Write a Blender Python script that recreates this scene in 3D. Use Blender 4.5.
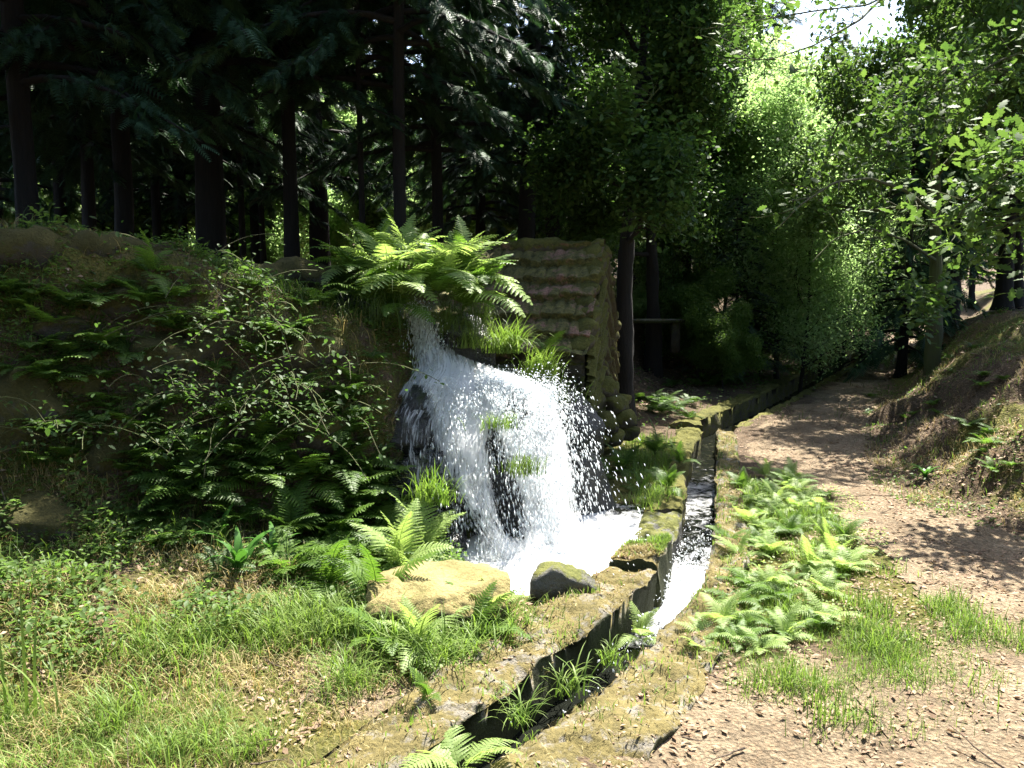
import bpy, bmesh, math, random
import numpy as np
from mathutils import Vector, Matrix
R = math.radians
random.seed(7)
rng = np.random.default_rng(11)
for o in list(bpy.data.objects): bpy.data.objects.remove(o)
scene = bpy.context.scene
COL = scene.collection

# ---------------------------------------------------------------- camera, sky, sun, exposure
CAMH, PITCH, FPX = 1.7, R(6.7), 800.0
cd = bpy.data.cameras.new('camera'); cam = bpy.data.objects.new('camera', cd); COL.objects.link(cam)
cam.location = (0, 0, CAMH); cam.rotation_euler = (math.pi/2 - PITCH, 0, 0)
cd.sensor_width = 36; cd.lens = 36*FPX/1024; cd.clip_start = 0.05; cd.clip_end = 600
scene.camera = cam
SUN_EL, SUN_AZ = R(60), R(28)      # azimuth measured from +Y (view direction) towards +X
w = bpy.data.worlds.new('World'); scene.world = w; w.use_nodes = True
nt = w.node_tree; nt.nodes.clear()
sky = nt.nodes.new('ShaderNodeTexSky'); sky.sky_type = 'NISHITA'; sky.sun_disc = False
sky.sun_elevation = SUN_EL; sky.sun_rotation = SUN_AZ; sky.dust_density = 2.0
bg = nt.nodes.new('ShaderNodeBackground'); bg.inputs['Strength'].default_value = 0.10
wo = nt.nodes.new('ShaderNodeOutputWorld')
nt.links.new(sky.outputs[0], bg.inputs[0]); nt.links.new(bg.outputs[0], wo.inputs[0])
sd = bpy.data.lights.new('sun', 'SUN'); sd.energy = 5.0; sd.angle = R(0.53); sd.color = (1, 0.95, 0.86)
sun = bpy.data.objects.new('sun', sd); COL.objects.link(sun)
sdir = Vector((math.sin(SUN_AZ)*math.cos(SUN_EL), math.cos(SUN_AZ)*math.cos(SUN_EL), math.sin(SUN_EL)))
sun.rotation_euler = sdir.to_track_quat('Z', 'Y').to_euler(); sun.location = (0, 0, 30)
vs = scene.view_settings
vs.view_transform = 'Standard'; vs.look = 'None'; vs.gamma = 1; vs.use_curve_mapping = False; vs.exposure = 2.25
scene.cycles.transparent_max_bounces = 16

# ---------------------------------------------------------------- noise
def _h(ix, iy, iz):
    n = (ix.astype(np.int64)*374761393 + iy.astype(np.int64)*668265263 + iz.astype(np.int64)*2147483647*3) & 0xffffffff
    n = ((n ^ (n >> 13))*1274126177) & 0xffffffff
    n = ((n ^ (n >> 16))*2246822519) & 0xffffffff
    return (((n ^ (n >> 15)) & 0xffffff)/float(0xffffff))*2 - 1
def vn3(x, y, z):
    x, y, z = np.broadcast_arrays(np.asarray(x, float), np.asarray(y, float), np.asarray(z, float))
    ix, iy, iz = np.floor(x), np.floor(y), np.floor(z)
    fx, fy, fz = x-ix, y-iy, z-iz
    fx, fy, fz = fx*fx*(3-2*fx), fy*fy*(3-2*fy), fz*fz*(3-2*fz)
    out = 0
    for a in (0, 1):
        for b in (0, 1):
            for c in (0, 1):
                out = out + _h(ix+a, iy+b, iz+c)*(fx if a else 1-fx)*(fy if b else 1-fy)*(fz if c else 1-fz)
    return out
def fbm(x, y, z=0.0, o=4):
    s, a = 0, 1.0
    x, y, z = np.asarray(x, float), np.asarray(y, float), np.asarray(z, float)
    for i in range(o):
        s = s + a*vn3(x+17.3*i, y-9.1*i, z+5.7*i); a *= .5; x, y, z = x*2.03, y*2.03, z*2.03
    return s
def sm(t): t = np.clip(t, 0, 1); return t*t*(3-2*t)

# ---------------------------------------------------------------- terrain
def pline(x, y, pts, cols=None):
    """signed distance to a polyline (left of travel positive) and interpolated columns"""
    x = np.asarray(x, float); y = np.asarray(y, float)
    best = np.full(x.shape, 1e9); sg = np.ones(x.shape)
    out = [np.zeros(x.shape) for _ in (cols or [])]
    for i in range(len(pts)-1):
        ax, ay = pts[i]; bx, by = pts[i+1]
        dx, dy = bx-ax, by-ay
        t = np.clip(((x-ax)*dx+(y-ay)*dy)/(dx*dx+dy*dy), 0, 1)
        ex, ey = x-ax-t*dx, y-ay-t*dy
        d = np.hypot(ex, ey); m = d < best - 1e-9
        best = np.where(m, d, best); sg = np.where(m, np.sign(dx*ey-dy*ex+1e-12), sg)
        for k, c in enumerate(cols or []): out[k] = np.where(m, c[i]+(c[i+1]-c[i])*t, out[k])
    return best*sg, out
FL = [(-11, -1.6), (-3.9, 2.9), (-2.5, 3.9), (-1.5, 4.6), (-0.62, 5.25), (-0.2, 5.9), (-0.35, 7.2), (-0.3, 9.0), (1.3, 10.7), (3.0, 13.3), (5.8, 17.5), (9.8, 24.0), (25, 48), (60, 100)]
FW = [1.8, 1.7, 1.7, 1.3, .75, .55, .6, 1.0, 1.6, 2.4, 3.0, 4.0, 6, 9]
FH = [1.75, 1.72, 1.74, 1.7, 1.5, 1.35, 1.5, 1.45, 1.25, 1.3, 1.4, 1.6, 3, 4]
FT = [.3, .34, .30, .18, 0, 0, 0, 0, .1, .1, .1, .1, .1, .1]
RB = [(4.1, -3), (4.0, 3), (3.7, 5.0), (3.15, 6.1), (3.25, 7.0), (3.8, 8.5), (5.6, 12.2), (8.0, 17.0), (10.8, 22.0), (27, 46), (62, 98)]
RW = [1.6, 1.6, 1.5, 1.3, 1.4, 1.5, 1.8, 2, 2, 2, 3]
RH = [.8, .9, 1.0, 1.05, .8, 1.0, 1.2, 1.2, 1.1, 1.5, 2]
CH = [(-1.6, 1.0), (-.78, 2.0), (-.24, 2.72), (.30, 3.42), (.66, 3.92), (.98, 4.52), (1.24, 5.35), (1.52, 6.5), (1.83, 7.7), (2.16, 9.0), (2.55, 10.0), (3.95, 12.15), (6.7, 16.9), (9.95, 22.3), (12, 25)]
CW = [.14, .14, .14, .14, .14, .15, .15, .17, .17, .17, .2, .2, .22, .22, .22]
POOL = [(-.25, 4.35), (.25, 4.30), (.95, 5.15), (1.1, 5.75), (1.0, 6.25), (.35, 6.3), (-.1, 5.7), (-.42, 5.1)]
def inpoly(x, y, poly):
    c = np.zeros(np.shape(x), bool); n = len(poly)
    for i in range(n):
        ax, ay = poly[i]; bx, by = poly[(i+1) % n]
        c ^= ((ay > y) != (by > y)) & (x < (bx-ax)*(y-ay)/((by-ay) or 1e-9)+ax)
    return c
def H(x, y):
    x = np.asarray(x, float); y = np.asarray(y, float)
    sl, (w_, h_, t_) = pline(x, y, FL, [FW, FH, FT])
    jit = fbm(x*1.3, y*1.3, 3.0, 3)*.16
    s = sl + jit*np.clip(w_, 0, 1.2)
    zl = h_*sm(s/w_) + np.maximum(s-w_, 0)*.02 + t_*sm((sl+1.5)/1.5)
    zl = zl + sm(sl/.5)*sm((w_*1.3-sl)/.5)*fbm(x*2.6, y*2.6, zl*1.5, 4)*.13
    sr, (w2, h2) = pline(x, y, RB, [RW, RH]); s2 = -sr + fbm(x*1.1, y*1.1, 8.0, 3)*.2
    zr = h2*sm(s2/w2) + np.maximum(s2-w2, 0)*.12
    zr = zr + sm(s2/.4)*fbm(x*2.4, y*2.4, 1.0, 5)*.13
    far = np.maximum(y-27, 0)
    z = .02 + zl + zr + fbm(x*3, y*3, 0, 4)*.018 + fbm(x*.7, y*.7, 0, 2)*.015 + far*.05
    d, (cw,) = pline(x, y, CH, [CW]); d = np.abs(d)
    flat = sm((d-.35)/.6)
    z = np.where((y < 10) & (d < .95), np.where(z < .6, z*flat+(1-flat)*np.minimum(z, .0), z), z)
    ip = inpoly(x, y, POOL); z = np.where(ip, np.minimum(z, -.28), z)
    z = np.where(d < cw+.09, -.6, z)
    return z
def ray(px, py):
    r = (px-512)/FPX; u = (384-py)/FPX; c, s = math.cos(PITCH), math.sin(PITCH)
    return np.array((r, c+u*s, -s+u*c))
def at(px, py, Y):                     # point at forward distance Y seen in direction of a photograph pixel
    d = ray(px, py); t = Y/d[1]; return Vector((d[0]*t, Y, CAMH+d[2]*t))
def gnd(px, py):                       # where that direction meets the terrain
    d = ray(px, py); t = np.linspace(2.2, 40, 4000); X, Y, Z = d[0]*t, d[1]*t, CAMH+d[2]*t
    hit = np.nonzero(Z < H(X, Y))[0]; i = hit[0] if len(hit) else 2000
    return Vector((X[i], Y[i], float(H(X[i], Y[i]))))
def hz(x, y): return float(H(x, y))

# ---------------------------------------------------------------- mesh helpers
def link(o, parent=None):
    COL.objects.link(o)
    if parent: o.parent = parent
    return o
def mk(name, parts, mats, smooth=False):
    """parts: list of (V, F) or (V, F, matindex); F arrays of equal sized faces"""
    me = bpy.data.meshes.new(name); Vs, L, S, MI = [], [], [], []; off = 0
    for p in parts:
        V, F = np.asarray(p[0], float), np.asarray(p[1], np.int64); mi = p[2] if len(p) > 2 else 0
        if not len(F): continue
        Vs.append(V); L.append((F+off).ravel()); S.append(np.full(len(F), F.shape[1])); MI.append(np.full(len(F), mi)); off += len(V)
    V = np.concatenate(Vs); L = np.concatenate(L); S = np.concatenate(S); MI = np.concatenate(MI)
    me.vertices.add(len(V)); me.vertices.foreach_set('co', V.ravel())
    me.loops.add(len(L)); me.loops.foreach_set('vertex_index', L)
    me.polygons.add(len(S)); st = np.concatenate(([0], np.cumsum(S)[:-1])); me.polygons.foreach_set('loop_start', st)
    for m in (mats if isinstance(mats, (list, tuple)) else [mats]): me.materials.append(m)
    me.polygons.foreach_set('material_index', MI)
    me.update(calc_edges=True); me.validate()
    if smooth: me.polygons.foreach_set('use_smooth', np.ones(len(me.polygons), bool))
    return me
def attr(me, name, vals):
    a = me.attributes.new(name, 'FLOAT', 'POINT'); a.data.foreach_set('value', np.asarray(vals, float))
def obj(name, me, parent=None, loc=None, rot=None, sc=None):
    o = bpy.data.objects.new(name, me); link(o, parent)
    if loc is not None: o.location = loc
    if rot is not None: o.rotation_euler = rot
    if sc is not None: o.scale = (sc, sc, sc) if np.isscalar(sc) else sc
    return o
def tag(o, label=None, cat=None, group=None, kind=None):
    if label: o['label'] = label
    if cat: o['category'] = cat
    if group: o['group'] = group
    if kind: o['kind'] = kind
    return o
def part_tag(o, label): o['label'] = label; return o
def grid(nu, nv):
    i = np.arange(nu-1)[:, None]*nv + np.arange(nv-1)[None, :]
    return np.stack([i, i+nv, i+nv+1, i+1], -1).reshape(-1, 4)
def tube(P, rad, sides=8, rough=0.0, seed=0, cap=True):
    P = np.asarray(P, float); n = len(P); rad = np.broadcast_to(np.asarray(rad, float), (n,))
    T = np.gradient(P, axis=0); T /= np.linalg.norm(T, axis=1)[:, None]+1e-9
    ref = np.array([0, 0, 1.0]) if abs(T[:, 2]).mean() < .8 else np.array([1.0, 0, 0])
    A = np.cross(T, ref); A /= np.linalg.norm(A, axis=1)[:, None]+1e-9; B = np.cross(T, A)
    th = np.linspace(0, 2*np.pi, sides, endpoint=False)
    V = P[:, None]+rad[:, None, None]*(np.cos(th)[None, :, None]*A[:, None]+np.sin(th)[None, :, None]*B[:, None])
    if rough:
        nz = fbm(V[..., 0]*9+seed, V[..., 1]*9, V[..., 2]*3, 3)*rough
        V = V + (V-P[:, None])*nz[..., None]
    V = V.reshape(-1, 3)
    i = np.arange(n-1)[:, None]*sides+np.arange(sides)[None]; j = np.arange(n-1)[:, None]*sides+(np.arange(sides)[None]+1) % sides
    F = np.stack([i, j, j+sides, i+sides], -1).reshape(-1, 4)
    return V, F
def inst(TV, TF, pos, mats, scl=None):
    """copies of a template merged into one mesh; mats (n,3,3)"""
    TV = np.asarray(TV, float); pos = np.asarray(pos, float); n = len(pos)
    M = mats if scl is None else mats*np.asarray(scl)[:, None, None]
    V = np.einsum('nij,kj->nki', M, TV)+pos[:, None]
    F = (np.asarray(TF)[None]+(np.arange(n)*len(TV))[:, None, None]).reshape(-1, np.asarray(TF).shape[1])
    return V.reshape(-1, 3), F
def rotm(yaw, pitch=0, roll=0):
    """x axis = pointing direction; pitch>0 raises it"""
    yaw, pitch, roll = np.broadcast_arrays(np.asarray(yaw, float), np.asarray(pitch, float), np.asarray(roll, float))
    cy, sy, cp, sp, cr, sr = np.cos(yaw), np.sin(yaw), np.cos(pitch), np.sin(pitch), np.cos(roll), np.sin(roll)
    X = np.stack([cy*cp, sy*cp, sp], -1); Y0 = np.stack([-sy, cy, 0*cy], -1); Z0 = np.cross(X, Y0)
    Y = Y0*cr[..., None]+Z0*sr[..., None]; Z = np.cross(X, Y)
    return np.stack([X, Y, Z], -1)
def ico(sub):
    bm = bmesh.new(); bmesh.ops.create_icosphere(bm, subdivisions=sub, radius=1)
    V = np.array([v.co[:] for v in bm.verts]); F = np.array([[v.index for v in f.verts] for f in bm.faces]); bm.free(); return V, F
ICO = {s: ico(s) for s in (1, 2, 3, 4, 5)}

# ---------------------------------------------------------------- materials
def nodes(name):
    m = bpy.data.materials.new(name); m.use_nodes = True; t = m.node_tree; t.nodes.clear()
    o = t.nodes.new('ShaderNodeOutputMaterial'); return m, t, o
def N(t, typ, **kw):
    n = t.nodes.new('ShaderNode'+typ)
    for k, v in kw.items():
        if k in n.inputs: n.inputs[k].default_value = v
        else: setattr(n, k, v)
    return n
def noise(t, scale, detail=5, rough=.6, vec=None, dist=0):
    n = N(t, 'TexNoise', Scale=scale, Detail=detail, Roughness=rough, Distortion=dist)
    if vec: t.links.new(vec, n.inputs['Vector'])
    return n.outputs['Fac']
def ramp(t, fac, stops):
    r = t.nodes.new('ShaderNodeValToRGB'); e = r.color_ramp.elements
    while len(e) < len(stops): e.new(.5)
    for i, (p, c) in enumerate(stops):
        e[i].position = p; e[i].color = (c if isinstance(c, tuple) else (c, c, c))+(1,)
    t.links.new(fac, r.inputs[0]); return r.outputs[0]
def mix(t, fac, a, b, mode='MIX'):
    n = t.nodes.new('ShaderNodeMix'); n.data_type = 'RGBA'; n.blend_type = mode
    for k, v in ((0, fac), (6, a), (7, b)):
        if isinstance(v, bpy.types.NodeSocket): t.links.new(v, n.inputs[k])
        else: n.inputs[k].default_value = v if k == 0 else tuple(v)+(1,)
    return n.outputs[2]
def mth(t, op, a, b=None, c=None):
    n = t.nodes.new('ShaderNodeMath'); n.operation = op
    for k, v in enumerate((a, b, c)):
        if v is None: continue
        if isinstance(v, bpy.types.NodeSocket): t.links.new(v, n.inputs[k])
        else: n.inputs[k].default_value = v
    return n.outputs[0]
def bump(t, h, strength, dist):
    b = N(t, 'Bump', Strength=strength, Distance=dist); t.links.new(h, b.inputs['Height']); return b.outputs[0]
def opos(t): return t.nodes.new('ShaderNodeTexCoord').outputs['Object']
def leafmat(name, c1, c2, trans=.45, rough=.45, tcol=None, wide=3):
    m, t, o = nodes(name)
    g = t.nodes.new('ShaderNodeNewGeometry'); oi = t.nodes.new('ShaderNodeObjectInfo')
    v = mth(t, 'ADD', mth(t, 'MULTIPLY', g.outputs['Random Per Island'], .55), mth(t, 'MULTIPLY', oi.outputs['Random'], .2))
    v = mth(t, 'ADD', v, mth(t, 'MULTIPLY', noise(t, 1.2/wide*3, 2), .35))
    c = ramp(t, v, [(.15, c1), (.9, c2)])
    p = N(t, 'BsdfPrincipled', Roughness=rough); t.links.new(c, p.inputs['Base Color']); p.inputs['Specular IOR Level'].default_value = .25
    tr = t.nodes.new('ShaderNodeBsdfTranslucent'); t.links.new(mix(t, .75, c, mix(t, 1, c, tcol or (1.45, 1.6, .85), 'MULTIPLY')), tr.inputs[0])
    ms = N(t, 'MixShader'); ms.inputs[0].default_value = trans
    t.links.new(p.outputs[0], ms.inputs[1]); t.links.new(tr.outputs[0], ms.inputs[2]); t.links.new(ms.outputs[0], o.inputs[0]); return m
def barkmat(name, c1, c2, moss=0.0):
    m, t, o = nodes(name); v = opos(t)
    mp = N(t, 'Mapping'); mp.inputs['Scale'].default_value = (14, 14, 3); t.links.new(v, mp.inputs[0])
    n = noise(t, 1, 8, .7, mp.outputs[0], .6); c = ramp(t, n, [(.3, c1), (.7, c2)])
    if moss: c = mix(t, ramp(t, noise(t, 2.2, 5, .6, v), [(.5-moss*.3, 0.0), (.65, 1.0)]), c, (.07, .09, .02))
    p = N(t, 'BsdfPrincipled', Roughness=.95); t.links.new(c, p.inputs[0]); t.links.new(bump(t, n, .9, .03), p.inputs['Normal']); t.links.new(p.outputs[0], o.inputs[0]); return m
def rockmat(name, ca, cb, moss1, moss2, amount, rough=.9, fine=60, wetspec=.3, side=None):
    m, t, o = nodes(name); v = t.nodes.new('ShaderNodeNewGeometry'); pos = v.outputs['Position']
    n1 = noise(t, 4, 8, .65, pos); n2 = noise(t, fine, 6, .7, pos); n3 = noise(t, 11, 6, .7, pos)
    rc = ramp(t, mth(t, 'ADD', mth(t, 'MULTIPLY', n1, .6), mth(t, 'MULTIPLY', n2, .4)), [(.32, ca), (.68, cb)])
    sp = t.nodes.new('ShaderNodeSeparateXYZ'); t.links.new(v.outputs['Normal'], sp.inputs[0])
    k = mth(t, 'ADD', mth(t, 'MULTIPLY', sp.outputs[2], .45), mth(t, 'MULTIPLY', n3, 1.5)); k = mth(t, 'ADD', k, amount-1.0)
    mk_ = ramp(t, k, [(.32, 0.0), (.48, 1.0)])
    mc = ramp(t, mth(t, 'ADD', mth(t, 'MULTIPLY', n1, .5), mth(t, 'MULTIPLY', n2, .5)), [(.36, moss1), (.64, moss2)])
    c = mix(t, mk_, rc, mc)
    if side: c = mix(t, ramp(t, mth(t, 'ADD', sp.outputs[2], mth(t, 'MULTIPLY', mth(t, 'SUBTRACT', n3, .5), 1.2)), [(.35, 1.0), (.6, 0.0)]), c, side)  # steep faces darkened: dark moss tone with shade painted into the colour
    p = N(t, 'BsdfPrincipled'); t.links.new(c, p.inputs[0])
    rr = mth(t, 'ADD', mth(t, 'MULTIPLY', mk_, 1.0-rough), rough); t.links.new(rr, p.inputs['Roughness']); p.inputs['Specular IOR Level'].default_value = wetspec
    hh = mth(t, 'ADD', mth(t, 'MULTIPLY', n2, .35), n3)
    t.links.new(bump(t, hh, .9, .035), p.inputs['Normal']); t.links.new(p.outputs[0], o.inputs[0]); return m
M = {}
M['soil'] = None
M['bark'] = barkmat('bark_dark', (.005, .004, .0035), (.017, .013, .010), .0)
M['barkm'] = barkmat('bark_mossy', (.03, .024, .016), (.09, .07, .05), .8)
M['twig'] = barkmat('twig_wood', (.05, .035, .025), (.16, .12, .085))
M['conifer'] = leafmat('conifer_spray', (.018, .045, .022), (.050, .10, .045), .18, .6)
M['conifer2'] = leafmat('conifer_grey_green', (.05, .09, .06), (.12, .17, .11), .22, .5)
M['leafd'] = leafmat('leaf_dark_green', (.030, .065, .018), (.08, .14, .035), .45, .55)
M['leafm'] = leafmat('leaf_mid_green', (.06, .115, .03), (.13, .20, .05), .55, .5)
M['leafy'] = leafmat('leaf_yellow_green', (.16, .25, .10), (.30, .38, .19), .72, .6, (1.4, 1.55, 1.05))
M['leafo'] = leafmat('leaf_oak', (.04, .085, .022), (.10, .155, .04), .42, .62)
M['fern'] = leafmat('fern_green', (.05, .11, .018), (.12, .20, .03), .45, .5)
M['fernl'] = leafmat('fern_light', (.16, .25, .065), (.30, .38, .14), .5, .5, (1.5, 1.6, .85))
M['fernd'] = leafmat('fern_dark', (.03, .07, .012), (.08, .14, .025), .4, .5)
M['tongue'] = leafmat('glossy_leaf', (.04, .11, .02), (.07, .17, .03), .35, .3)
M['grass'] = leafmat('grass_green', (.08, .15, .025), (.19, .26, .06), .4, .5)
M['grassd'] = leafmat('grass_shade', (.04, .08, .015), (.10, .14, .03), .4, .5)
M['grassy'] = leafmat('grass_dry', (.20, .165, .07), (.40, .34, .16), .3, .6, (1.4, 1.2, .8))
M['litter'] = leafmat('dead_leaf', (.14, .085, .05), (.38, .28, .19), .15, .75, (1.1, 1, .8))
M['rock'] = rockmat('bank_rock', (.03, .027, .021), (.085, .075, .06), (.03, .03, .009), (.085, .075, .022), .68)
M['wet'] = rockmat('wet_rock', (.010, .010, .009), (.045, .043, .04), (.02, .03, .008), (.05, .07, .015), .22, .25, 60, .6)
M['moss'] = rockmat('mossy_stone', (.09, .08, .06), (.22, .20, .16), (.09, .085, .03), (.33, .265, .115), .58)
M['mossd'] = rockmat('mossy_dark', (.05, .042, .03), (.12, .10, .07), (.04, .044, .010), (.14, .13, .03), .70)
M['mosstop'] = rockmat('mossy_boulder', (.09, .085, .06), (.20, .18, .13), (.10, .09, .03), (.33, .265, .115), .60, side=(.045, .045, .018))  # side paints the shade of the boulder's front into its moss colour
M['stone'] = rockmat('grey_stone', (.05, .05, .042), (.16, .155, .135), (.05, .06, .015), (.15, .15, .04), .35)
M['wall'] = rockmat('kerb_stone', (.09, .083, .066), (.25, .225, .18), (.06, .052, .018), (.18, .145, .055), .34, side=(.035, .040, .014))  # side: dark moss and painted-in shade on the vertical channel faces
M['hutwall'] = rockmat('hut_stone', (.035, .032, .025), (.10, .09, .07), (.04, .045, .010), (.10, .10, .02), .45)
def groundmat():
    m, t, o = nodes('forest_floor'); g = t.nodes.new('ShaderNodeNewGeometry'); pos = g.outputs['Position']
    def A(n): a = t.nodes.new('ShaderNodeAttribute'); a.attribute_name = n; return a.outputs['Fac']
    n1 = noise(t, 3, 8, .65, pos); n2 = noise(t, 42, 8, .7, pos); n3 = noise(t, 9, 6, .7, pos); n4 = noise(t, 120, 4, .7, pos)
    f = mth(t, 'ADD', mth(t, 'MULTIPLY', n1, .35), mth(t, 'ADD', mth(t, 'MULTIPLY', n2, .4), mth(t, 'MULTIPLY', n4, .25)))
    dirt = ramp(t, f, [(.36, (.06, .044, .028)), (.5, (.18, .138, .088)), (.64, (.35, .28, .19))])
    lit = ramp(t, f, [(.35, (.03, .022, .014)), (.5, (.09, .064, .040)), (.66, (.20, .15, .10))])
    mo = ramp(t, f, [(.36, (.035, .04, .010)), (.5, (.085, .085, .02)), (.64, (.16, .14, .04))])
    vor = t.nodes.new('ShaderNodeTexVoronoi'); vor.inputs['Scale'].default_value = 55; t.links.new(pos, vor.inputs['Vector'])
    def masked(a, lo, hi): return ramp(t, mth(t, 'ADD', mth(t, 'MULTIPLY', A(a), 1.0), mth(t, 'MULTIPLY', mth(t, 'SUBTRACT', n3, .5), 1.4)), [(lo, 0.0), (hi, 1.0)])
    c = mix(t, masked('path', .4, .6), lit, dirt); c = mix(t, masked('moss', .42, .58), c, mo)
    c = mix(t, mth(t, 'MULTIPLY', ramp(t, vor.outputs['Color'], [(.55, 0.0), (.75, 1.0)]), .35), c, mix(t, 1, c, (1.9, 1.7, 1.6), 'MULTIPLY'))
    p = N(t, 'BsdfPrincipled', Roughness=.95); t.links.new(c, p.inputs[0]); p.inputs['Specular IOR Level'].default_value = .2
    hh = mth(t, 'ADD', mth(t, 'MULTIPLY', n2, .5), mth(t, 'ADD', n3, mth(t, 'MULTIPLY', vor.outputs['Distance'], .3)))
    t.links.new(bump(t, hh, 1.0, .05), p.inputs['Normal']); t.links.new(p.outputs[0], o.inputs[0]); return m
M['ground'] = groundmat()
def foammat(name, lo, hi, scale=(1, 1, 1), nscale=30, clear=False):
    """white aerated water; between the white the sheet is clear (or dark water)"""
    m, t, o = nodes(name); a = t.nodes.new('ShaderNodeAttribute'); a.attribute_name = 'dens'
    tc = t.nodes.new('ShaderNodeAttribute'); tc.attribute_name = 'flow'
    mp = N(t, 'Mapping'); mp.inputs['Scale'].default_value = scale; t.links.new(tc.outputs['Vector'], mp.inputs[0])
    n = noise(t, nscale, 9, .72, mp.outputs[0], .5)
    nb = noise(t, nscale*.22, 4, .6, mp.outputs[0], .5)
    k = mth(t, 'ADD', mth(t, 'MULTIPLY', n, .65), mth(t, 'MULTIPLY', nb, .35))
    k = mth(t, 'ADD', k, mth(t, 'SUBTRACT', a.outputs['Fac'], .5))
    f = ramp(t, k, [(lo, 0.0), (hi, 1.0)])
    p = N(t, 'BsdfPrincipled', Roughness=.3); p.inputs['Base Color'].default_value = (.90, .92, .93, 1)
    t.links.new(bump(t, n, .8, .02), p.inputs['Normal'])
    tr = t.nodes.new('ShaderNodeBsdfTranslucent'); tr.inputs[0].default_value = (.95, .95, .95, 1)
    ms = N(t, 'MixShader'); ms.inputs[0].default_value = .62 if clear else .4; t.links.new(p.outputs[0], ms.inputs[1]); t.links.new(tr.outputs[0], ms.inputs[2])
    if clear: base = t.nodes.new('ShaderNodeBsdfTransparent')
    else:
        base = N(t, 'BsdfPrincipled', Roughness=.06); base.inputs['Base Color'].default_value = (.008, .009, .007, 1); base.inputs['Specular IOR Level'].default_value = .35
        t.links.new(bump(t, nb, .6, .03), base.inputs['Normal'])
    m2 = N(t, 'MixShader'); t.links.new(f, m2.inputs[0]); t.links.new(base.outputs[0], m2.inputs[1]); t.links.new(ms.outputs[0], m2.inputs[2]); t.links.new(m2.outputs[0], o.inputs[0]); return m
M['curtain'] = foammat('falling_water', .47, .57, (6, 1.0, 1), 9, True)
M['water'] = foammat('foaming_water', .46, .62, (1, 1, 1), 9)
def dropmat():
    m, t, o = nodes('water_drops'); p = N(t, 'BsdfPrincipled', Roughness=.1); p.inputs['Base Color'].default_value = (.86, .9, .93, 1)
    tr = t.nodes.new('ShaderNodeBsdfTranslucent'); tr.inputs[0].default_value = (.9, .93, .95, 1)
    ms = N(t, 'MixShader'); ms.inputs[0].default_value = .65; t.links.new(p.outputs[0], ms.inputs[1]); t.links.new(tr.outputs[0], ms.inputs[2]); t.links.new(ms.outputs[0], o.inputs[0]); return m
M['drop'] = dropmat()

# ---------------------------------------------------------------- the ground
def axis(lo, hi, f0, f1, fine, outer, grow=1.09):
    c = list(np.arange(f0, f1, fine)); s = fine; v = f1
    while v < hi: c.append(v); s = min(s*grow, outer); v += s
    c.append(hi); s = fine; v = f0-fine; l = []
    while v > lo: l.append(v); s = min(s*grow, outer); v -= s
    return np.array([lo]+l[::-1]+c)
gx = axis(-220, 220, -4.2, 5.0, .038, 12); gy = axis(-30, 400, 2.2, 9.6, .038, 12)
GX, GY = np.meshgrid(gx, gy, indexing='ij'); GZ = H(GX, GY)
def zone(x, y):
    sl, _ = pline(x, y, FL); sr, _ = pline(x, y, RB); dc, _ = pline(x, y, CH)
    right = -dc                                   # metres to the right of the channel
    n = fbm(x*1.4, y*1.4, 2, 3)
    path = sm((right-.35+n*.2)/.3)*sm((sr+.15+n*.2)/.35)*(y < 30)
    patch = sm((1.25-np.hypot((x-1.75)/.75, (y-4.4)/1.4))*2+n*.4)
    patch = np.maximum(patch, sm((1-np.hypot((x-2.25)/.35, (y-3.6)/.6))*2+n*.6)*.7)
    path = path*(1-.75*patch)
    left = sm((sl+1.9)/.4)*sm((-sl+.1)/.4)
    path = np.maximum(path, sm((1-np.hypot((x+.55)/.55, (y-3.35)/.45))*2.5))
    moss = .25+n*.25+.5*sm((-sl)/.3)*sm((2.2+sl)/.4)*(right < 0)+.45*patch + .25*(sl > 0)
    moss = moss-.5*sm((y-8.3)/.8)*(sl > -1.6)*(right < -.3)
    moss = moss+.36*sm((-sr-.05)/.3)*(.6+.8*n) - .35*path
    return path, np.clip(moss, 0, 1)
zp, zm = zone(GX, GY)
me = mk('ground', [(np.stack([GX, GY, GZ], -1).reshape(-1, 3), grid(len(gx), len(gy)))], M['ground'], True)
attr(me, 'path', zp.ravel()); attr(me, 'moss', zm.ravel())
tag(obj('ground', me), kind='structure')
# the trodden path: a sheet lying on the ground between the channel and the right bank
FXc = (GX[:-1, :-1]+GX[1:, 1:])/2; FYc = (GY[:-1, :-1]+GY[1:, 1:])/2
sr_, _ = pline(FXc, FYc, RB); dc_, _ = pline(FXc, FYc, CH); nn_ = fbm(FXc*2.5, FYc*2.5, 4, 4)
wid = np.interp(FYc, [0, 3, 4.5, 6, 7.2, 30], [.9, 1.15, 1.35, 1.0, .7, .55])
pm = (-dc_ > wid+nn_*.15) & (sr_ > -.03+nn_*.12) & (FYc < 24.5) & (FYc > 1.5)
ii = np.nonzero(pm.ravel())[0]; GF = grid(len(gx), len(gy))[ii]; used, inv = np.unique(GF, return_inverse=True)
PV = np.stack([GX, GY, GZ+.006], -1).reshape(-1, 3)[used]
me = mk('path', [(PV, inv.reshape(-1, 4))], M['ground'], True); attr(me, 'path', np.ones(len(used))); attr(me, 'moss', zm.ravel()[used]*.3)
tag(obj('path', me), kind='structure')

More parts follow.
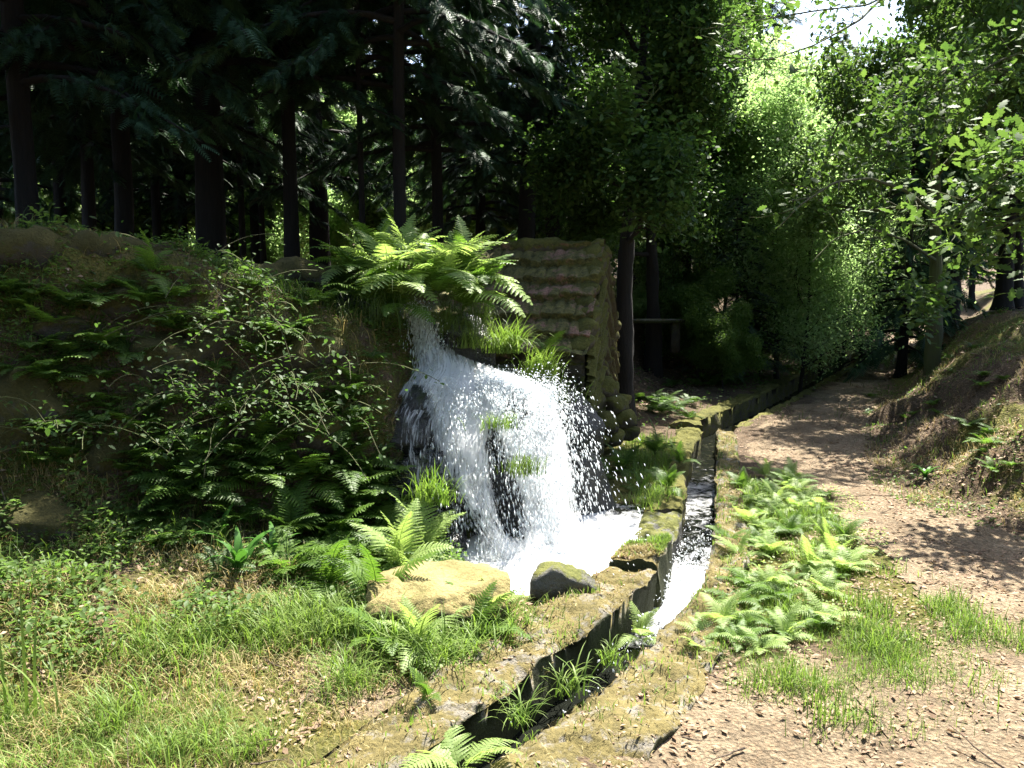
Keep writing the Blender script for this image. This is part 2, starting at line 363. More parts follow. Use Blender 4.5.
# ---------------------------------------------------------------- channel walls
def resample(P, step):
    P = np.asarray(P, float); d = np.concatenate(([0], np.cumsum(np.linalg.norm(np.diff(P, axis=0), axis=1)))); n = max(2, int(d[-1]/step)+1)
    s = np.linspace(0, d[-1], n); k = min(max(int(.25/step), 1), max(1, (n-1)//4)); Q = np.stack([np.interp(s, d, P[:, i]) for i in range(P.shape[1])], 1)
    if k > 1:
        pad = np.concatenate([np.repeat(Q[:1], k, 0), Q, np.repeat(Q[-1:], k, 0)]); ker = np.ones(k)/k
        Q2 = np.stack([np.convolve(pad[:, i], ker, 'same')[k:-k] for i in range(Q.shape[1])], 1); Q2[0], Q2[-1] = Q[0], Q[-1]; Q = Q2
    return Q
from mathutils.bvhtree import BVHTree
KERB = []
def wall_strip(name, A, B, ztop, mat, zbot=-.62, seed=0, step=.022, cross=26, rough=.03, slab=.9):
    """A, B: plan polylines of both top edges, same count"""
    A = resample(A, step); n = len(A); Bq = np.asarray(B, float)
    d = np.concatenate(([0], np.cumsum(np.linalg.norm(np.diff(Bq, axis=0), axis=1)))); s = np.linspace(0, d[-1], n)
    B = np.stack([np.interp(s, d, Bq[:, i]) for i in (0, 1)], 1)
    zt = np.interp(np.linspace(0, 1, n), np.linspace(0, 1, len(ztop)), ztop)
    rows = []
    us = [(0, zb) for zb in np.linspace(zbot, -.02, 10)]+[(u, 0) for u in np.linspace(0.0, 1, cross)]+[(1, zb) for zb in np.linspace(-.02, zbot, 10)]
    L = np.arange(n)*step; joint = np.abs(((L+seed*.37) % slab)-slab/2) < .02
    for u, zz in us:
        p = A*(1-u)+B*u; e = min(u, 1-u)
        z = zt+0*L if zz == 0 else (zt+zz if zz == -.02 else np.full(n, zz))
        if zz == 0: z = z - .022*(1-sm(e/.12)) + fbm(p[:, 0]*7, p[:, 1]*7, seed, 5)*rough + fbm(p[:, 0]*30, p[:, 1]*30, seed, 3)*.006 - joint*.025
        V = np.stack([p[:, 0], p[:, 1], z], 1)
        side = (A-B); side /= np.linalg.norm(side, axis=1)[:, None]
        k = fbm(V[:, 0]*5, V[:, 1]*5, V[:, 2]*7+seed, 4)*.022
        sg = 1 if u < .5 else -1
        if e < .02: V[:, :2] += side*(sg*k)[:, None]
        rows.append(V)
    V = np.stack(rows, 1); m = V.shape[1]
    F = grid(n, m); G = V.reshape(-1, 3)
    caps = [list(range(m)), [(n-1)*m+i for i in range(m)][::-1]]
    parts = [(G, F)]; me = mk(name, parts+[(G, np.array(caps))], mat, True)
    KERB.append((BVHTree.FromPolygons([Vector(v) for v in G], [list(map(int, f)) for f in F]), A, B))
    return obj(name, me)
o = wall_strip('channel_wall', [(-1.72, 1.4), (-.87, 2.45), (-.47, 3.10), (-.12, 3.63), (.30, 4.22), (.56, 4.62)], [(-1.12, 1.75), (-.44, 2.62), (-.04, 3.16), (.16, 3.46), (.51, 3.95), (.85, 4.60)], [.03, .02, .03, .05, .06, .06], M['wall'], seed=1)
tag(o, 'long sunlit mossy stone wall on the left of the near water channel', 'wall')
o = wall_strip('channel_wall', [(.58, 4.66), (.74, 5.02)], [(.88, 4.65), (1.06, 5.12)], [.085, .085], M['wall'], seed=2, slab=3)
tag(o, 'raised grey flat stone block at the splashing end of the left channel wall', 'stone block')
o = wall_strip('channel_wall', [(.78, 5.22), (.97, 5.85)], [(1.08, 5.26), (1.30, 5.95)], [-.02, .03], M['stone'], seed=3, slab=3)
tag(o, 'pale wet stone slab between the splash pool and the channel water', 'stone block')
o = wall_strip('channel_wall', [(1.02, 6.02), (1.38, 7.4), (1.70, 8.6), (2.0, 9.5)], [(1.33, 6.05), (1.64, 7.35), (1.97, 8.55), (2.28, 9.45)], [.0, -.01, .0, .04], M['mossd'], seed=4)
tag(o, 'low shaded mossy kerb left of the channel below the stone hut', 'wall')
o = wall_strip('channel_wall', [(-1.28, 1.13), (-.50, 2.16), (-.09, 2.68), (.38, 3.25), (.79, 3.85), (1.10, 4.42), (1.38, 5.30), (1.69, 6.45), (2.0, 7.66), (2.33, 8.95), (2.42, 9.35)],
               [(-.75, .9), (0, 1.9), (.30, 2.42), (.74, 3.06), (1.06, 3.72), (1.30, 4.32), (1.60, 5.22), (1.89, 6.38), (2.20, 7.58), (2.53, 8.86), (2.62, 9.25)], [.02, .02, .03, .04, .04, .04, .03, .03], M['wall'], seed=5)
tag(o, 'continuous mossy stone kerb between the channel and the ferny path edge', 'wall')
o = wall_strip('channel_wall', [(1.95, 9.75), (2.25, 10.25), (3.52, 12.42), (6.25, 17.15), (9.5, 22.55), (11.5, 25.2)], [(2.34, 9.72), (2.38, 10.1), (3.79, 12.27), (6.52, 17.02), (9.78, 22.4), (11.8, 25.1)], [.06, .07, .08, .09, .10, .10], M['mossd'], seed=6, step=.07)
tag(o, 'far mossy kerb of the channel running away along the shaded path', 'wall')
o = wall_strip('channel_wall', [(2.75, 9.9), (4.14, 12.05), (6.9, 16.8), (10.15, 22.2), (12.2, 24.9)], [(2.93, 9.83), (4.32, 11.95), (7.07, 16.7), (10.3, 22.1), (12.35, 24.8)], [.0, .01, .02, .02, .02], M['mossd'], seed=7, step=.08)
tag(o, 'low far kerb of the channel flush with the shaded end of the path', 'wall')

# ---------------------------------------------------------------- water surfaces
def water_sheet(name, V, F, dens):
    me = mk(name, [(V, F)], M['water'], True); attr(me, 'dens', dens)
    a = me.attributes.new('flow', 'FLOAT_VECTOR', 'POINT'); a.data.foreach_set('vector', np.asarray(V).ravel()); return obj(name, me)
cc = resample(CH[:], .03); T_ = np.gradient(cc, axis=0); T_ /= np.linalg.norm(T_, axis=1)[:, None]; nrm = np.stack([-T_[:, 1], T_[:, 0]], 1)
us = np.linspace(-.3, .3, 17)
W = cc[:, None]+nrm[:, None]*us[None, :, None]
wz = -.21+.012*fbm(W[..., 0]*9, W[..., 1]*9, 0, 4)+.03*fbm(W[..., 0]*14, W[..., 1]*14, 5, 4)*np.exp(-((W[..., 1]-5.0)/1.2)**2)
V = np.concatenate([W, wz[..., None]], -1).reshape(-1, 3)
y_ = W[..., 1]; dens = .36+.30*np.exp(-((y_-4.75)/.8)**2)+.17*np.exp(-((y_-7.2)/1.0)**2)-.42*sm((4.55-y_)/1.0)+.10*fbm(W[..., 0]*6, W[..., 1]*6, 3, 3)*sm((5.2-y_)/.6)-.1*sm((y_-9)/1)
tag(water_sheet('water', V, grid(len(cc), 17), dens.ravel()), kind='structure')
px_, py_ = np.meshgrid(np.arange(-.9, 1.15, .018), np.arange(4.0, 6.6, .018), indexing='ij')
dP = np.hypot(px_-.28, (py_-4.95)*.9)
pz = -.005+.05*np.exp(-(dP/.4)**2)+fbm(px_*10, py_*10, 0, 4)*.02*np.exp(-(dP/.9)**2)+fbm(px_*26, py_*26, 0, 3)*.009
PF = grid(*px_.shape); c4 = np.stack([px_, py_], -1).reshape(-1, 2)[PF].mean(1)
GP = [(-.38, 4.28), (.22, 4.2), (.62, 4.7), (.8, 5.15), (1.04, 5.12), (1.09, 5.3), (.85, 5.3), (1.0, 5.9), (1.05, 6.35), (.3, 6.4), (-.3, 5.8), (-.6, 5.1)]
keep = inpoly(c4[:, 0], c4[:, 1], GP); PF = PF[keep]; us_, inv = np.unique(PF, return_inverse=True)
V = np.stack([px_, py_, pz], -1).reshape(-1, 3)[us_]; d_ = np.hypot(V[:, 0]-.28, V[:, 1]-4.9)
tag(water_sheet('water', V, inv.reshape(-1, 4), .80-.36*sm((d_-.6)/.9)), kind='structure')

# ---------------------------------------------------------------- rocks
def rockmesh(name, seed, mat, cuts=9, sub=4, sc=(1, 1, 1), top=None):
    r = np.random.default_rng(seed); V, F = ICO[sub]; V = V.copy()
    rr = 1+.22*fbm(V[:, 0]*1.1+seed*3.1, V[:, 1]*1.1, V[:, 2]*1.1, 3); V = V*rr[:, None]
    for k in range(cuts):
        nv = r.normal(size=3); nv /= np.linalg.norm(nv); dd = r.uniform(.62, .92); q = V@nv; V = V-np.outer(np.maximum(q-dd, 0)*.9, nv)
    if top: V[:, 2] = np.where(V[:, 2] > top, top+(V[:, 2]-top)*.12, V[:, 2])
    V = V*(1+.06*fbm(V[:, 0]*4+seed, V[:, 1]*4, V[:, 2]*4, 3)+.02*fbm(V[:, 0]*14, V[:, 1]*14+seed, V[:, 2]*14, 3))[:, None]
    return mk(name, [(V*np.array(sc), F)], mat, True)
def boulder(name, p, size, seed, mat, label, group=None, yaw=0., cuts=9, tilt=0., cat='rock', sub=4, top=None):
    o = obj(name, rockmesh(name, seed, mat, cuts, sub, size, top), None, p, (tilt, 0, yaw)); tag(o, label, cat, group); return o
mb = gnd(430, 655); P0 = Vector((-.40, 3.98, .07))
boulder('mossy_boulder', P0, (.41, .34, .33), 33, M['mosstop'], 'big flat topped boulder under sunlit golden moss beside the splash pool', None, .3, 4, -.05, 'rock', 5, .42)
boulder('pool_stone', (.27, 4.33, .04), (.21, .16, .155), 5, M['stone'], 'small rounded grey green stone sitting in the white pool foam', None, .4, 10)
# rock face carrying the cascade
for i, (px, py, Y, s, lab) in enumerate([
    (365, 300, 6.75, (.55, .45, .50), 'black overhanging rock just left of the upper fall'),
    (345, 400, 5.98, (.46, .42, .52), 'black rock in deep shade left of the cascade'),
    (412, 428, 5.78, (.40, .38, .36), 'glistening dark rock under the thin left veil of water'),
    (425, 485, 5.45, (.34, .30, .30), 'wet dark rock above the hanging grass tussock'),
    (440, 545, 5.18, (.28, .24, .28), 'dark wet rock at the foot of the cascade behind the mossy boulder'),
    (500, 440, 5.75, (.36, .34, .42), 'moss streaked rock parting the white water in the middle'),
    (515, 520, 5.50, (.36, .30, .42), 'dark rock behind the falling streaks above the pool'),
    (575, 500, 6.25, (.42, .42, .45), 'black wet rock right of the spray below the hut wall'),
    (462, 352, 6.35, (.28, .30, .34), 'dark rock right beside the narrow upper fall'),
    (480, 400, 6.15, (.45, .35, .34), 'rock ledge where the upper fall breaks into a fan'),
    (560, 430, 6.5, (.34, .34, .40), 'dark rock under the arching grasses right of the white water'),
    (425, 375, 6.3, (.40, .35, .40), 'black hollow rock right behind the upper fall')]):
    boulder('wet_rock', at(px, py, Y) if px != 365 else at(355, 335, 6.5), s, 40+i, M['wet'], lab, 'rocks of the cascade', random.uniform(-.5, .5), 10, random.uniform(-.2, .2))
# boulders of the left bank
for i, (px, py, s, lab) in enumerate([
    (12, 425, (.30, .30, .36), 'tall brown boulder cut by the left edge of the photo'),
    (65, 378, (.22, .2, .13), 'flat grey lichened rock in the left bank beside the tall brown one'),
    (150, 360, (.32, .25, .24), 'broad mossy rock half way up the left bank'),
    (215, 345, (.30, .25, .26), 'squarish olive rock in the middle of the left bank'),
    (255, 400, (.26, .2, .22), 'dark rock behind the bramble leaves on the left bank'),
    (95, 455, (.24, .2, .2), 'round brown rock low in the left bank'),
    (175, 425, (.24, .2, .17), 'mossy rock under a small grass tuft on the left bank'),
    (40, 330, (.24, .2, .15), 'low rock under dry grass near the top of the left bank'),
    (120, 310, (.26, .22, .14), 'shelf rock just below the fallen mossy trunk'),
    (300, 350, (.28, .24, .25), 'shadowed rock in the bank below the hanging grass'),
    (310, 430, (.28, .22, .24), 'deep shade rock above the fern hollow'),
    (20, 520, (.30, .26, .16), 'half buried mossy rock at the lower left photo edge'),
    (215, 470, (.2, .2, .14), 'small rock above the ferns in the hollow'),
    (150, 470, (.2, .2, .15), 'small olive rock left of the fern hollow')]):
    p = gnd(px, py); boulder('bank_boulder', (p.x, p.y+.12, p.z-.03), s, 70+i, M['rock'], lab, 'boulders of the left bank', random.uniform(-.6, .6), 12, random.uniform(-.25, .25))
# fallen mossy trunk on the bank crest
Pts = [at(-60, 268, 5.0), at(20, 250, 5.1), at(90, 252, 5.4), at(150, 258, 5.65), at(205, 268, 5.9), at(250, 282, 6.05)]
Pts = resample([p[:] for p in Pts], .05); V, F = tube(Pts, np.linspace(.155, .10, len(Pts)), 28, .35, 3)
tag(obj('fallen_trunk', mk('fallen_trunk', [(V, F), (V, np.array([list(range(28))[::-1]])), (V, np.array([list(range(len(V)-28, len(V)))]))], M['rock'], True)), 'thick mossy fallen trunk lying along the crest of the left bank', 'log')
Pts = resample([at(215, 278, 6.1)[:], at(270, 276, 6.25)[:], at(330, 282, 6.35)[:]], .05); V, F = tube(Pts, .12, 24, .5, 9)
tag(obj('fallen_trunk', mk('fallen_trunk', [(V, F), (V, np.array([list(range(24))[::-1]])), (V, np.array([list(range(len(V)-24, len(V)))]))], M['rock'], True)), 'short mossy log end on the crest left of the big ferns', 'log')
# mossy stones piled at the hut corner
for i, (px, py, Y, s) in enumerate([(588, 402, 8.25, .20), (604, 388, 8.4, .17), (612, 405, 8.4, .18), (600, 425, 8.15, .19), (622, 420, 8.4, .16), (628, 432, 8.4, .12), (582, 425, 8.1, .14), (612, 438, 8.2, .14), (594, 440, 8.0, .13), (618, 400, 8.6, .13)]):
    boulder('mossy_stone', at(px, py, Y), (s*1.1, s, s*.75), 110+i, M['mossd'], ['largest rounded mossy stone heaped at the hut corner', 'mossy stone at the top of the heap against the gable', 'mossy stone in the middle of the heap', 'mossy stone at the front of the heap', 'mossy stone at the right edge of the heap', 'small mossy stone ending the heap on the right', 'mossy stone at the left foot of the heap', 'low mossy stone at the right foot of the heap', 'small front stone nearest the ferns', 'small mossy stone tucked behind the heap'][i], 'mossy stones heaped at the hut corner', i*.7, 4, 0, 'stone', 3)

# ---------------------------------------------------------------- waterfall
wf = bpy.data.objects.new('waterfall', None); COL.objects.link(wf); wf.location = (0, 0, 0)
tag(wf, 'white sunlit cascade tumbling in two steps over dark rocks into a pool', 'waterfall')
rows = [  # left px, right px, photo row, left depth, right depth, density left/mid/right
    (402, 422, 296, 6.30, 6.30, .50, .55, .45), (404, 436, 322, 6.16, 6.18, .50, .56, .48), (404, 452, 350, 6.0, 6.05, .46, .58, .50), (408, 500, 368, 5.85, 5.95, .52, .66, .56),
    (398, 542, 382, 5.66, 5.82, .48, .78, .70), (388, 560, 410, 5.46, 5.66, .36, .74, .74), (384, 572, 440, 5.30, 5.50, .34, .66, .66), (382, 582, 475, 5.16, 5.38, .32, .60, .55), (388, 592, 510, 5.05, 5.25, .26, .56, .45), (405, 605, 545, 4.98, 5.1, .24, .58, .45), (440, 620, 580, 4.85, 4.95, .30, .60, .42)]
R0 = np.array(rows, float); nv, nu = 200, 120; s = np.linspace(0, len(rows)-1, nv)
RR = np.stack([np.interp(s, np.arange(len(rows)), R0[:, i]) for i in range(8)], 1)
k = 15; pad = np.concatenate([np.repeat(RR[:1], k, 0), RR, np.repeat(RR[-1:], k, 0)]); RR = np.stack([np.convolve(pad[:, i], np.ones(k)/k, 'same')[k:-k] for i in range(8)], 1)
U = np.linspace(0, 1, nu)
def fall_layer(off, seed, dadd):
    PX = RR[:, 0:1]+(RR[:, 1:2]-RR[:, 0:1])*U; PY = np.repeat(RR[:, 2:3], nu, 1); YY = RR[:, 3:4]+(RR[:, 4:5]-RR[:, 3:4])*U-off-.10*np.sin(U*np.pi)*np.linspace(0, 1, nv)[:, None]
    YY = YY+fbm(PX*.03+seed, PY*.012, seed, 4)*.07
    PX = PX+fbm(PX*.05, PY*.02, seed+3, 3)*3
    r = (PX-512)/FPX; u = (384-PY)/FPX; c, s_ = math.cos(PITCH), math.sin(PITCH); dy = c+u*s_; dz = -s_+u*c; t = YY/dy
    V = np.stack([r*t, YY, CAMH+dz*t], -1)
    dens = np.where(U < .5, RR[:, 5:6]+(RR[:, 6:7]-RR[:, 5:6])*U*2, RR[:, 6:7]+(RR[:, 7:8]-RR[:, 6:7])*(U*2-1))+dadd
    strip = .85*np.exp(-((PX-(492+(PY-430)*.22))/15)**2)*sm((PY-395)/40)*sm((560-PY)/40)
    dens = dens-.34*strip-.15*sm((434+(PY-385)*.34-PX)/22)*sm((PY-378)/25)+.10*sm((PX-434-(PY-385)*.34)/25)*sm((PY-378)/15) - .35*np.exp(-(U/.04)**2)-.35*np.exp(-((1-U)/.05)**2)-.2*np.exp(-(np.linspace(0, 1, nv)[:, None]/.02)**2)
    fl = np.stack([np.broadcast_to(U*1.2, PX.shape)*(RR[:, 1:2]-RR[:, 0:1])/150+seed, V[..., 2]*-1.0+seed*2, 0*PX+seed], -1)
    me = mk('water_sheet', [(V.reshape(-1, 3), grid(nv, nu))], M['curtain'], True); attr(me, 'dens', dens.ravel())
    a = me.attributes.new('flow', 'FLOAT_VECTOR', 'POINT'); a.data.foreach_set('vector', fl.ravel())
    obj('water_sheet', me, wf); return V
L0 = fall_layer(0, 1.3, -.02); fall_layer(.06, 5.1, -.06)
def topix(p):
    c, s_ = math.cos(PITCH), math.sin(PITCH); yy, zz = p[:, 1], p[:, 2]-CAMH; f = yy*c-zz*s_; u = yy*s_+zz*c; return 512+FPX*p[:, 0]/f, 384-FPX*u/f
rows_main = rows
for (vrows, sd_) in (([(404, 432, 366, 5.93, 5.98, .36, .50, .5), (392, 446, 392, 5.62, 5.7, .36, .50, .5), (380, 462, 420, 5.42, 5.48, .34, .46, .48), (376, 470, 450, 5.28, 5.34, .34, .44, .44), (378, 478, 480, 5.16, 5.2, .34, .42, .4), (388, 486, 510, 5.06, 5.1, .3, .38, .36)], 21.0), ([(404, 432, 366, 5.96, 6.0, .4, .50, .5), (392, 446, 392, 5.68, 5.75, .38, .46, .46), (384, 462, 420, 5.48, 5.52, .36, .42, .44), (380, 468, 450, 5.33, 5.38, .34, .42, .42), (384, 476, 480, 5.2, 5.25, .34, .38, .4)], 31.0)):
    rows = vrows; R0 = np.array(rows, float); s = np.linspace(0, len(rows)-1, nv)
    RR = np.stack([np.interp(s, np.arange(len(rows)), R0[:, i]) for i in range(8)], 1); VEIL = True
    fall_layer(0, sd_, .17)
# spray
OV = np.array([(1, 0, 0), (-1, 0, 0), (0, 1, 0), (0, -1, 0), (0, 0, 1), (0, 0, -1)], float); OF = np.array([(0, 2, 4), (2, 1, 4), (1, 3, 4), (3, 0, 4), (2, 0, 5), (1, 2, 5), (3, 1, 5), (0, 3, 5)])
pos, ax_, sz = [], [], []
n = 64000
t = rng.uniform(0, .5, n)**1.0; a0 = np.array(at(430, 378, 5.75)); a1 = np.array(at(545, 388, 5.7)); u = rng.beta(1.3, 1.3, n)
st = a0+(a1-a0)*u[:, None]+rng.normal(0, .03, (n, 3)); v0 = np.stack([rng.normal(.34, .17, n)+u*.15, rng.normal(-1.3, .35, n), rng.normal(.35, .35, n)], 1)
p = st+v0*t[:, None]; p[:, 2] -= 4.9*t*t; vel = v0.copy(); vel[:, 2] -= 9.8*t
PXp, PYp = topix(p); ok = (p[:, 2] > -.02)&(rng.uniform(0, 1, n) > .7*np.exp(-((PXp-(492+(PYp-430)*.22))/16)**2)*sm((PYp-400)/30))&(rng.uniform(0, 1, n) > .55*sm((PYp-400)/40)*sm((560-PYp)/60))&(fbm(p[:, 0]*11, p[:, 2]*4.5, p[:, 1]*8, 4) > rng.normal(.12, .22, n)); pos.append(p[ok]); ax_.append(vel[ok]); sz.append(rng.gamma(1.5, .00135, ok.sum())+.0010)
n = 6500; t = rng.uniform(.02, .5, n); st = a0+(a1-a0)*rng.uniform(.45, 1.05, n)[:, None]; v0 = np.stack([rng.normal(.55, .38, n), rng.normal(-1.0, .5, n), rng.normal(.7, .5, n)], 1)
p = st+v0*t[:, None]; p[:, 2] -= 4.9*t*t; vel = v0.copy(); vel[:, 2] -= 9.8*t; ok = p[:, 2] > -.02; pos.append(p[ok]); ax_.append(vel[ok]); sz.append(rng.gamma(1.5, .00135, ok.sum())+.0010)
n = 4500; ph = rng.uniform(0, 6.28, n); rad = np.abs(rng.normal(0, .16, n)); v0 = np.stack([np.cos(ph)*.9+.35, np.sin(ph)*.7, rng.uniform(.4, 2.1, n)], 1)*rng.uniform(.3, 1, n)[:, None]; t = rng.uniform(0, .38, n)
p = np.array((.25, 4.98, .02))+np.stack([np.cos(ph)*rad*1.5, np.sin(ph)*rad, 0*ph], 1)+v0*t[:, None]; p[:, 2] -= 4.9*t*t; vel = v0.copy(); vel[:, 2] -= 9.8*t
ok = p[:, 2] > -.02; pos.append(p[ok]); ax_.append(vel[ok]); sz.append(rng.gamma(2, .0016, ok.sum())+.001)
n = 1600; t = rng.uniform(0, .25, n); st = np.array(at(415, 300, 6.1))+(np.array(at(440, 355, 5.95))-np.array(at(415, 300, 6.1)))*rng.uniform(0, 1, n)[:, None]+rng.normal(0, .05, (n, 3)); v0 = np.stack([rng.normal(.0, .15, n), rng.normal(-.5, .2, n), rng.normal(-.3, .3, n)], 1)
p = st+v0*t[:, None]; p[:, 2] -= 4.9*t*t; vel = v0.copy(); vel[:, 2] -= 9.8*t+.5; pos.append(p); ax_.append(vel); sz.append(rng.gamma(2, .0014, n)+.001)
n = 1500; yy = rng.normal(4.9, .55, n); xx = np.interp(yy, [q[1] for q in CH], [q[0] for q in CH])+rng.uniform(-.12, .14, n); pos.append(np.stack([xx, yy, -.19+np.abs(rng.normal(0, .07, n))], 1)); ax_.append(rng.normal(0, 1, (n, 3))); sz.append(rng.gamma(2, .0012, n)+.001)
pos, ax_, sz = np.concatenate(pos), np.concatenate(ax_), np.minimum(np.concatenate(sz), .008)
sp = np.linalg.norm(ax_, axis=1); X = ax_/sp[:, None]; Y = np.cross(X, rng.normal(size=X.shape)); Y /= np.linalg.norm(Y, axis=1)[:, None]; Z = np.cross(X, Y)
MM = np.stack([X*(1.0+sp*.75)[:, None], Y*.8, Z*.8], -1); V, F = inst(OV, OF, pos, MM, sz)
tag(obj('spray', mk('spray', [(V, F)], M['drop'], True), wf), kind='stuff')

# ---------------------------------------------------------------- stone hut
hut = bpy.data.objects.new('stone_hut', None); COL.objects.link(hut); tag(hut, 'small mossy stone hut with a steep roof of overgrown tiles behind the cascade', 'hut')
A0 = Vector((.70, 7.62, 0)); gdir = Vector((.27, .96, 0)).normalized(); adir = Vector((-.95, .24, 0)).normalized(); zE, zR, DEP, LEN = 1.10, 2.10, 1.75, 1.9; zB = -.1
hut.location = A0; 
def hp(a, g, z): return A0+adir*a+gdir*g+Vector((0, 0, z))-A0
def wallface(name, Pfun, wid_, hei, mat, nu_=None, bl=.22, bh=.14, amp=.05, seed=0, topf=None):
    """dressed-stone face with relief: Pfun(u,v,out)"""
    nu_, nv_ = int(wid_/.02)+2, int(hei/.02)+2; uu, vv = np.meshgrid(np.linspace(0, wid_, nu_), np.linspace(0, hei, nv_), indexing='ij')
    vj = vv+fbm(uu*2, vv*2, seed, 2)*.03; row = np.floor(vj/bh); fr = vj/bh-row; uj = uu+row*.37*bl*1.7+_h(row, row*0+seed, row*0)*bl*.5+fbm(uu*3, vv*3, seed+2, 2)*.03; colm = np.floor(uj/bl); fc = uj/bl-colm
    e = np.minimum(np.minimum(fr, 1-fr)*bh, np.minimum(fc, 1-fc)*bl); rnd = _h(row, colm, row*0+seed)
    relief = amp*(sm(e/.035)*(.75+.35*rnd))+fbm(uu*12, vv*12, seed, 3)*.010
    out = np.empty(uu.shape+(3,))
    if topf is not None: vv = vv*topf(uu)/hei
    for c in range(3): out[..., c] = Pfun[0][c]+Pfun[1][c]*uu+Pfun[2][c]*vv+Pfun[3][c]*relief
    return out.reshape(-1, 3), grid(nu_, nv_)
outF = -gdir; outG = -adir; Z3 = Vector((0, 0, 1))
pf = wallface('f', (hp(LEN, 0, zB), -adir, Z3, outF), LEN, zE-zB, None, amp=.05, seed=1)
pg = wallface('g', (hp(0, 0, zB), gdir, Z3, outG), DEP, zR-zB, None, amp=.085, seed=2, bl=.45, bh=.115, topf=lambda u: (zE-zB)+(zR-zE)*(1-np.abs(u-DEP/2)/(DEP/2)))
pb = wallface('b', (hp(0, DEP, zB), adir, Z3, gdir), LEN, zE-zB, None, amp=.05, seed=3)
pl_ = wallface('l', (hp(LEN, 0, zB), gdir, Z3, adir), DEP, zR-zB, None, amp=.05, seed=4, topf=lambda u: (zE-zB)+(zR-zE)*(1-np.abs(u-DEP/2)/(DEP/2)))
obj('wall', mk('wall', [pf, pb, pl_], M['hutwall'], True), hut); part_tag(obj('gable_wall', mk('gable_wall', [pg], M['mossd'], True), hut), 'moss covered gable wall of rounded stones')
def tilemat():
    m, t, o = nodes('mossy_tile'); g = t.nodes.new('ShaderNodeNewGeometry'); pos = g.outputs['Position']
    a = noise(t, 3.3, 6, .65, pos); b = noise(t, 45, 6, .7, pos); c_ = noise(t, 13, 5, .7, pos)
    tile = ramp(t, b, [(.3, (.09, .045, .03)), (.7, (.34, .19, .13))]); mo = ramp(t, mth(t, 'ADD', mth(t, 'MULTIPLY', b, .5), mth(t, 'MULTIPLY', c_, .5)), [(.38, (.035, .035, .010)), (.62, (.18, .16, .04))])
    k = ramp(t, mth(t, 'ADD', mth(t, 'MULTIPLY', a, .6), mth(t, 'MULTIPLY', c_, .5)), [(.50, 1.0), (.57, 1.0), (.63, 0.0)])
    p = N(t, 'BsdfPrincipled', Roughness=.9); t.links.new(mix(t, k, tile, mo), p.inputs[0]); t.links.new(bump(t, mth(t, 'ADD', c_, b), .9, .02), p.inputs['Normal']); t.links.new(p.outputs[0], o.inputs[0]); return m
M['tile'] = tilemat()
def roof(front):
    rows_n = 6; sl = math.hypot(DEP/2, zR-zE); nu_ = 300; nv_ = 200; uu, vv = np.meshgrid(np.linspace(-.04, LEN+.1, nu_), np.linspace(-.10, sl, nv_), indexing='ij')
    q = (vv+.10)/(sl+.10)*rows_n+fbm(uu*2.2, vv, 5, 3)*.07; tcol = np.floor(uu/.115+np.floor(q)*.37); q = q+_h(tcol, np.floor(q), q*0+3)*.09; fr = q-np.floor(q); row = np.floor(q)
    step = (1-fr)*.085*sm(fr/.06+.0); roll = np.abs(np.sin((uu/.115+np.floor(q)*.37)*math.pi))**.6*.022+_h(tcol, row, row*0)*.010
    relief = .04+step+roll+fbm(uu*7, vv*7, row*1.7, 4)*.022
    g = DEP/2*(vv/sl); z = zE+(zR-zE)*(vv/sl)
    nrm_ = Vector((0, 0, 1))*(DEP/2/sl)+(-gdir if front else gdir)*((zR-zE)/sl)
    out = np.empty(uu.shape+(3,)); b0 = hp(0, 0, 0)
    gg = g if front else DEP-g
    for c in range(3): out[..., c] = b0[c]+adir[c]*uu+gdir[c]*gg+(z if c == 2 else 0)+nrm_[c]*relief
    me = mk('roof', [(out.reshape(-1, 3), grid(nu_, nv_))], M['tile'], True)
    return obj('roof', me, hut)
roof(True); roof(False)
V, F = tube(resample([hp(LEN+.1, DEP/2, zR+.05)[:], hp(LEN/2, DEP/2, zR+.06)[:], hp(-.03, DEP/2, zR+.05)[:]], .03), .075, 14, .5, 4); obj('ridge', mk('ridge', [(V, F)], M['mossd'], True), hut)
cop_me = [rockmesh('coping_stone', 140+i, M['mossd'], 8, 3, (.12, .13, .085)) for i in range(4)]
pitchA = math.atan2(zR-zE, DEP/2); ya = math.atan2(gdir.y, gdir.x)
for side in (0, 1):
    for i in range(8):
        f = (i+.3)/8; g = DEP/2*f if side == 0 else DEP-DEP/2*f
        c = obj('coping_stone', cop_me[i % 4], hut, hp(.05+random.uniform(-.02, .02), g, zE+(zR-zE)*f+.06), None, random.uniform(.9, 1.15))
        c.rotation_euler = (Matrix.Rotation(ya, 4, 'Z')@Matrix.Rotation(-pitchA if side == 0 else pitchA, 4, 'Y')).to_euler()

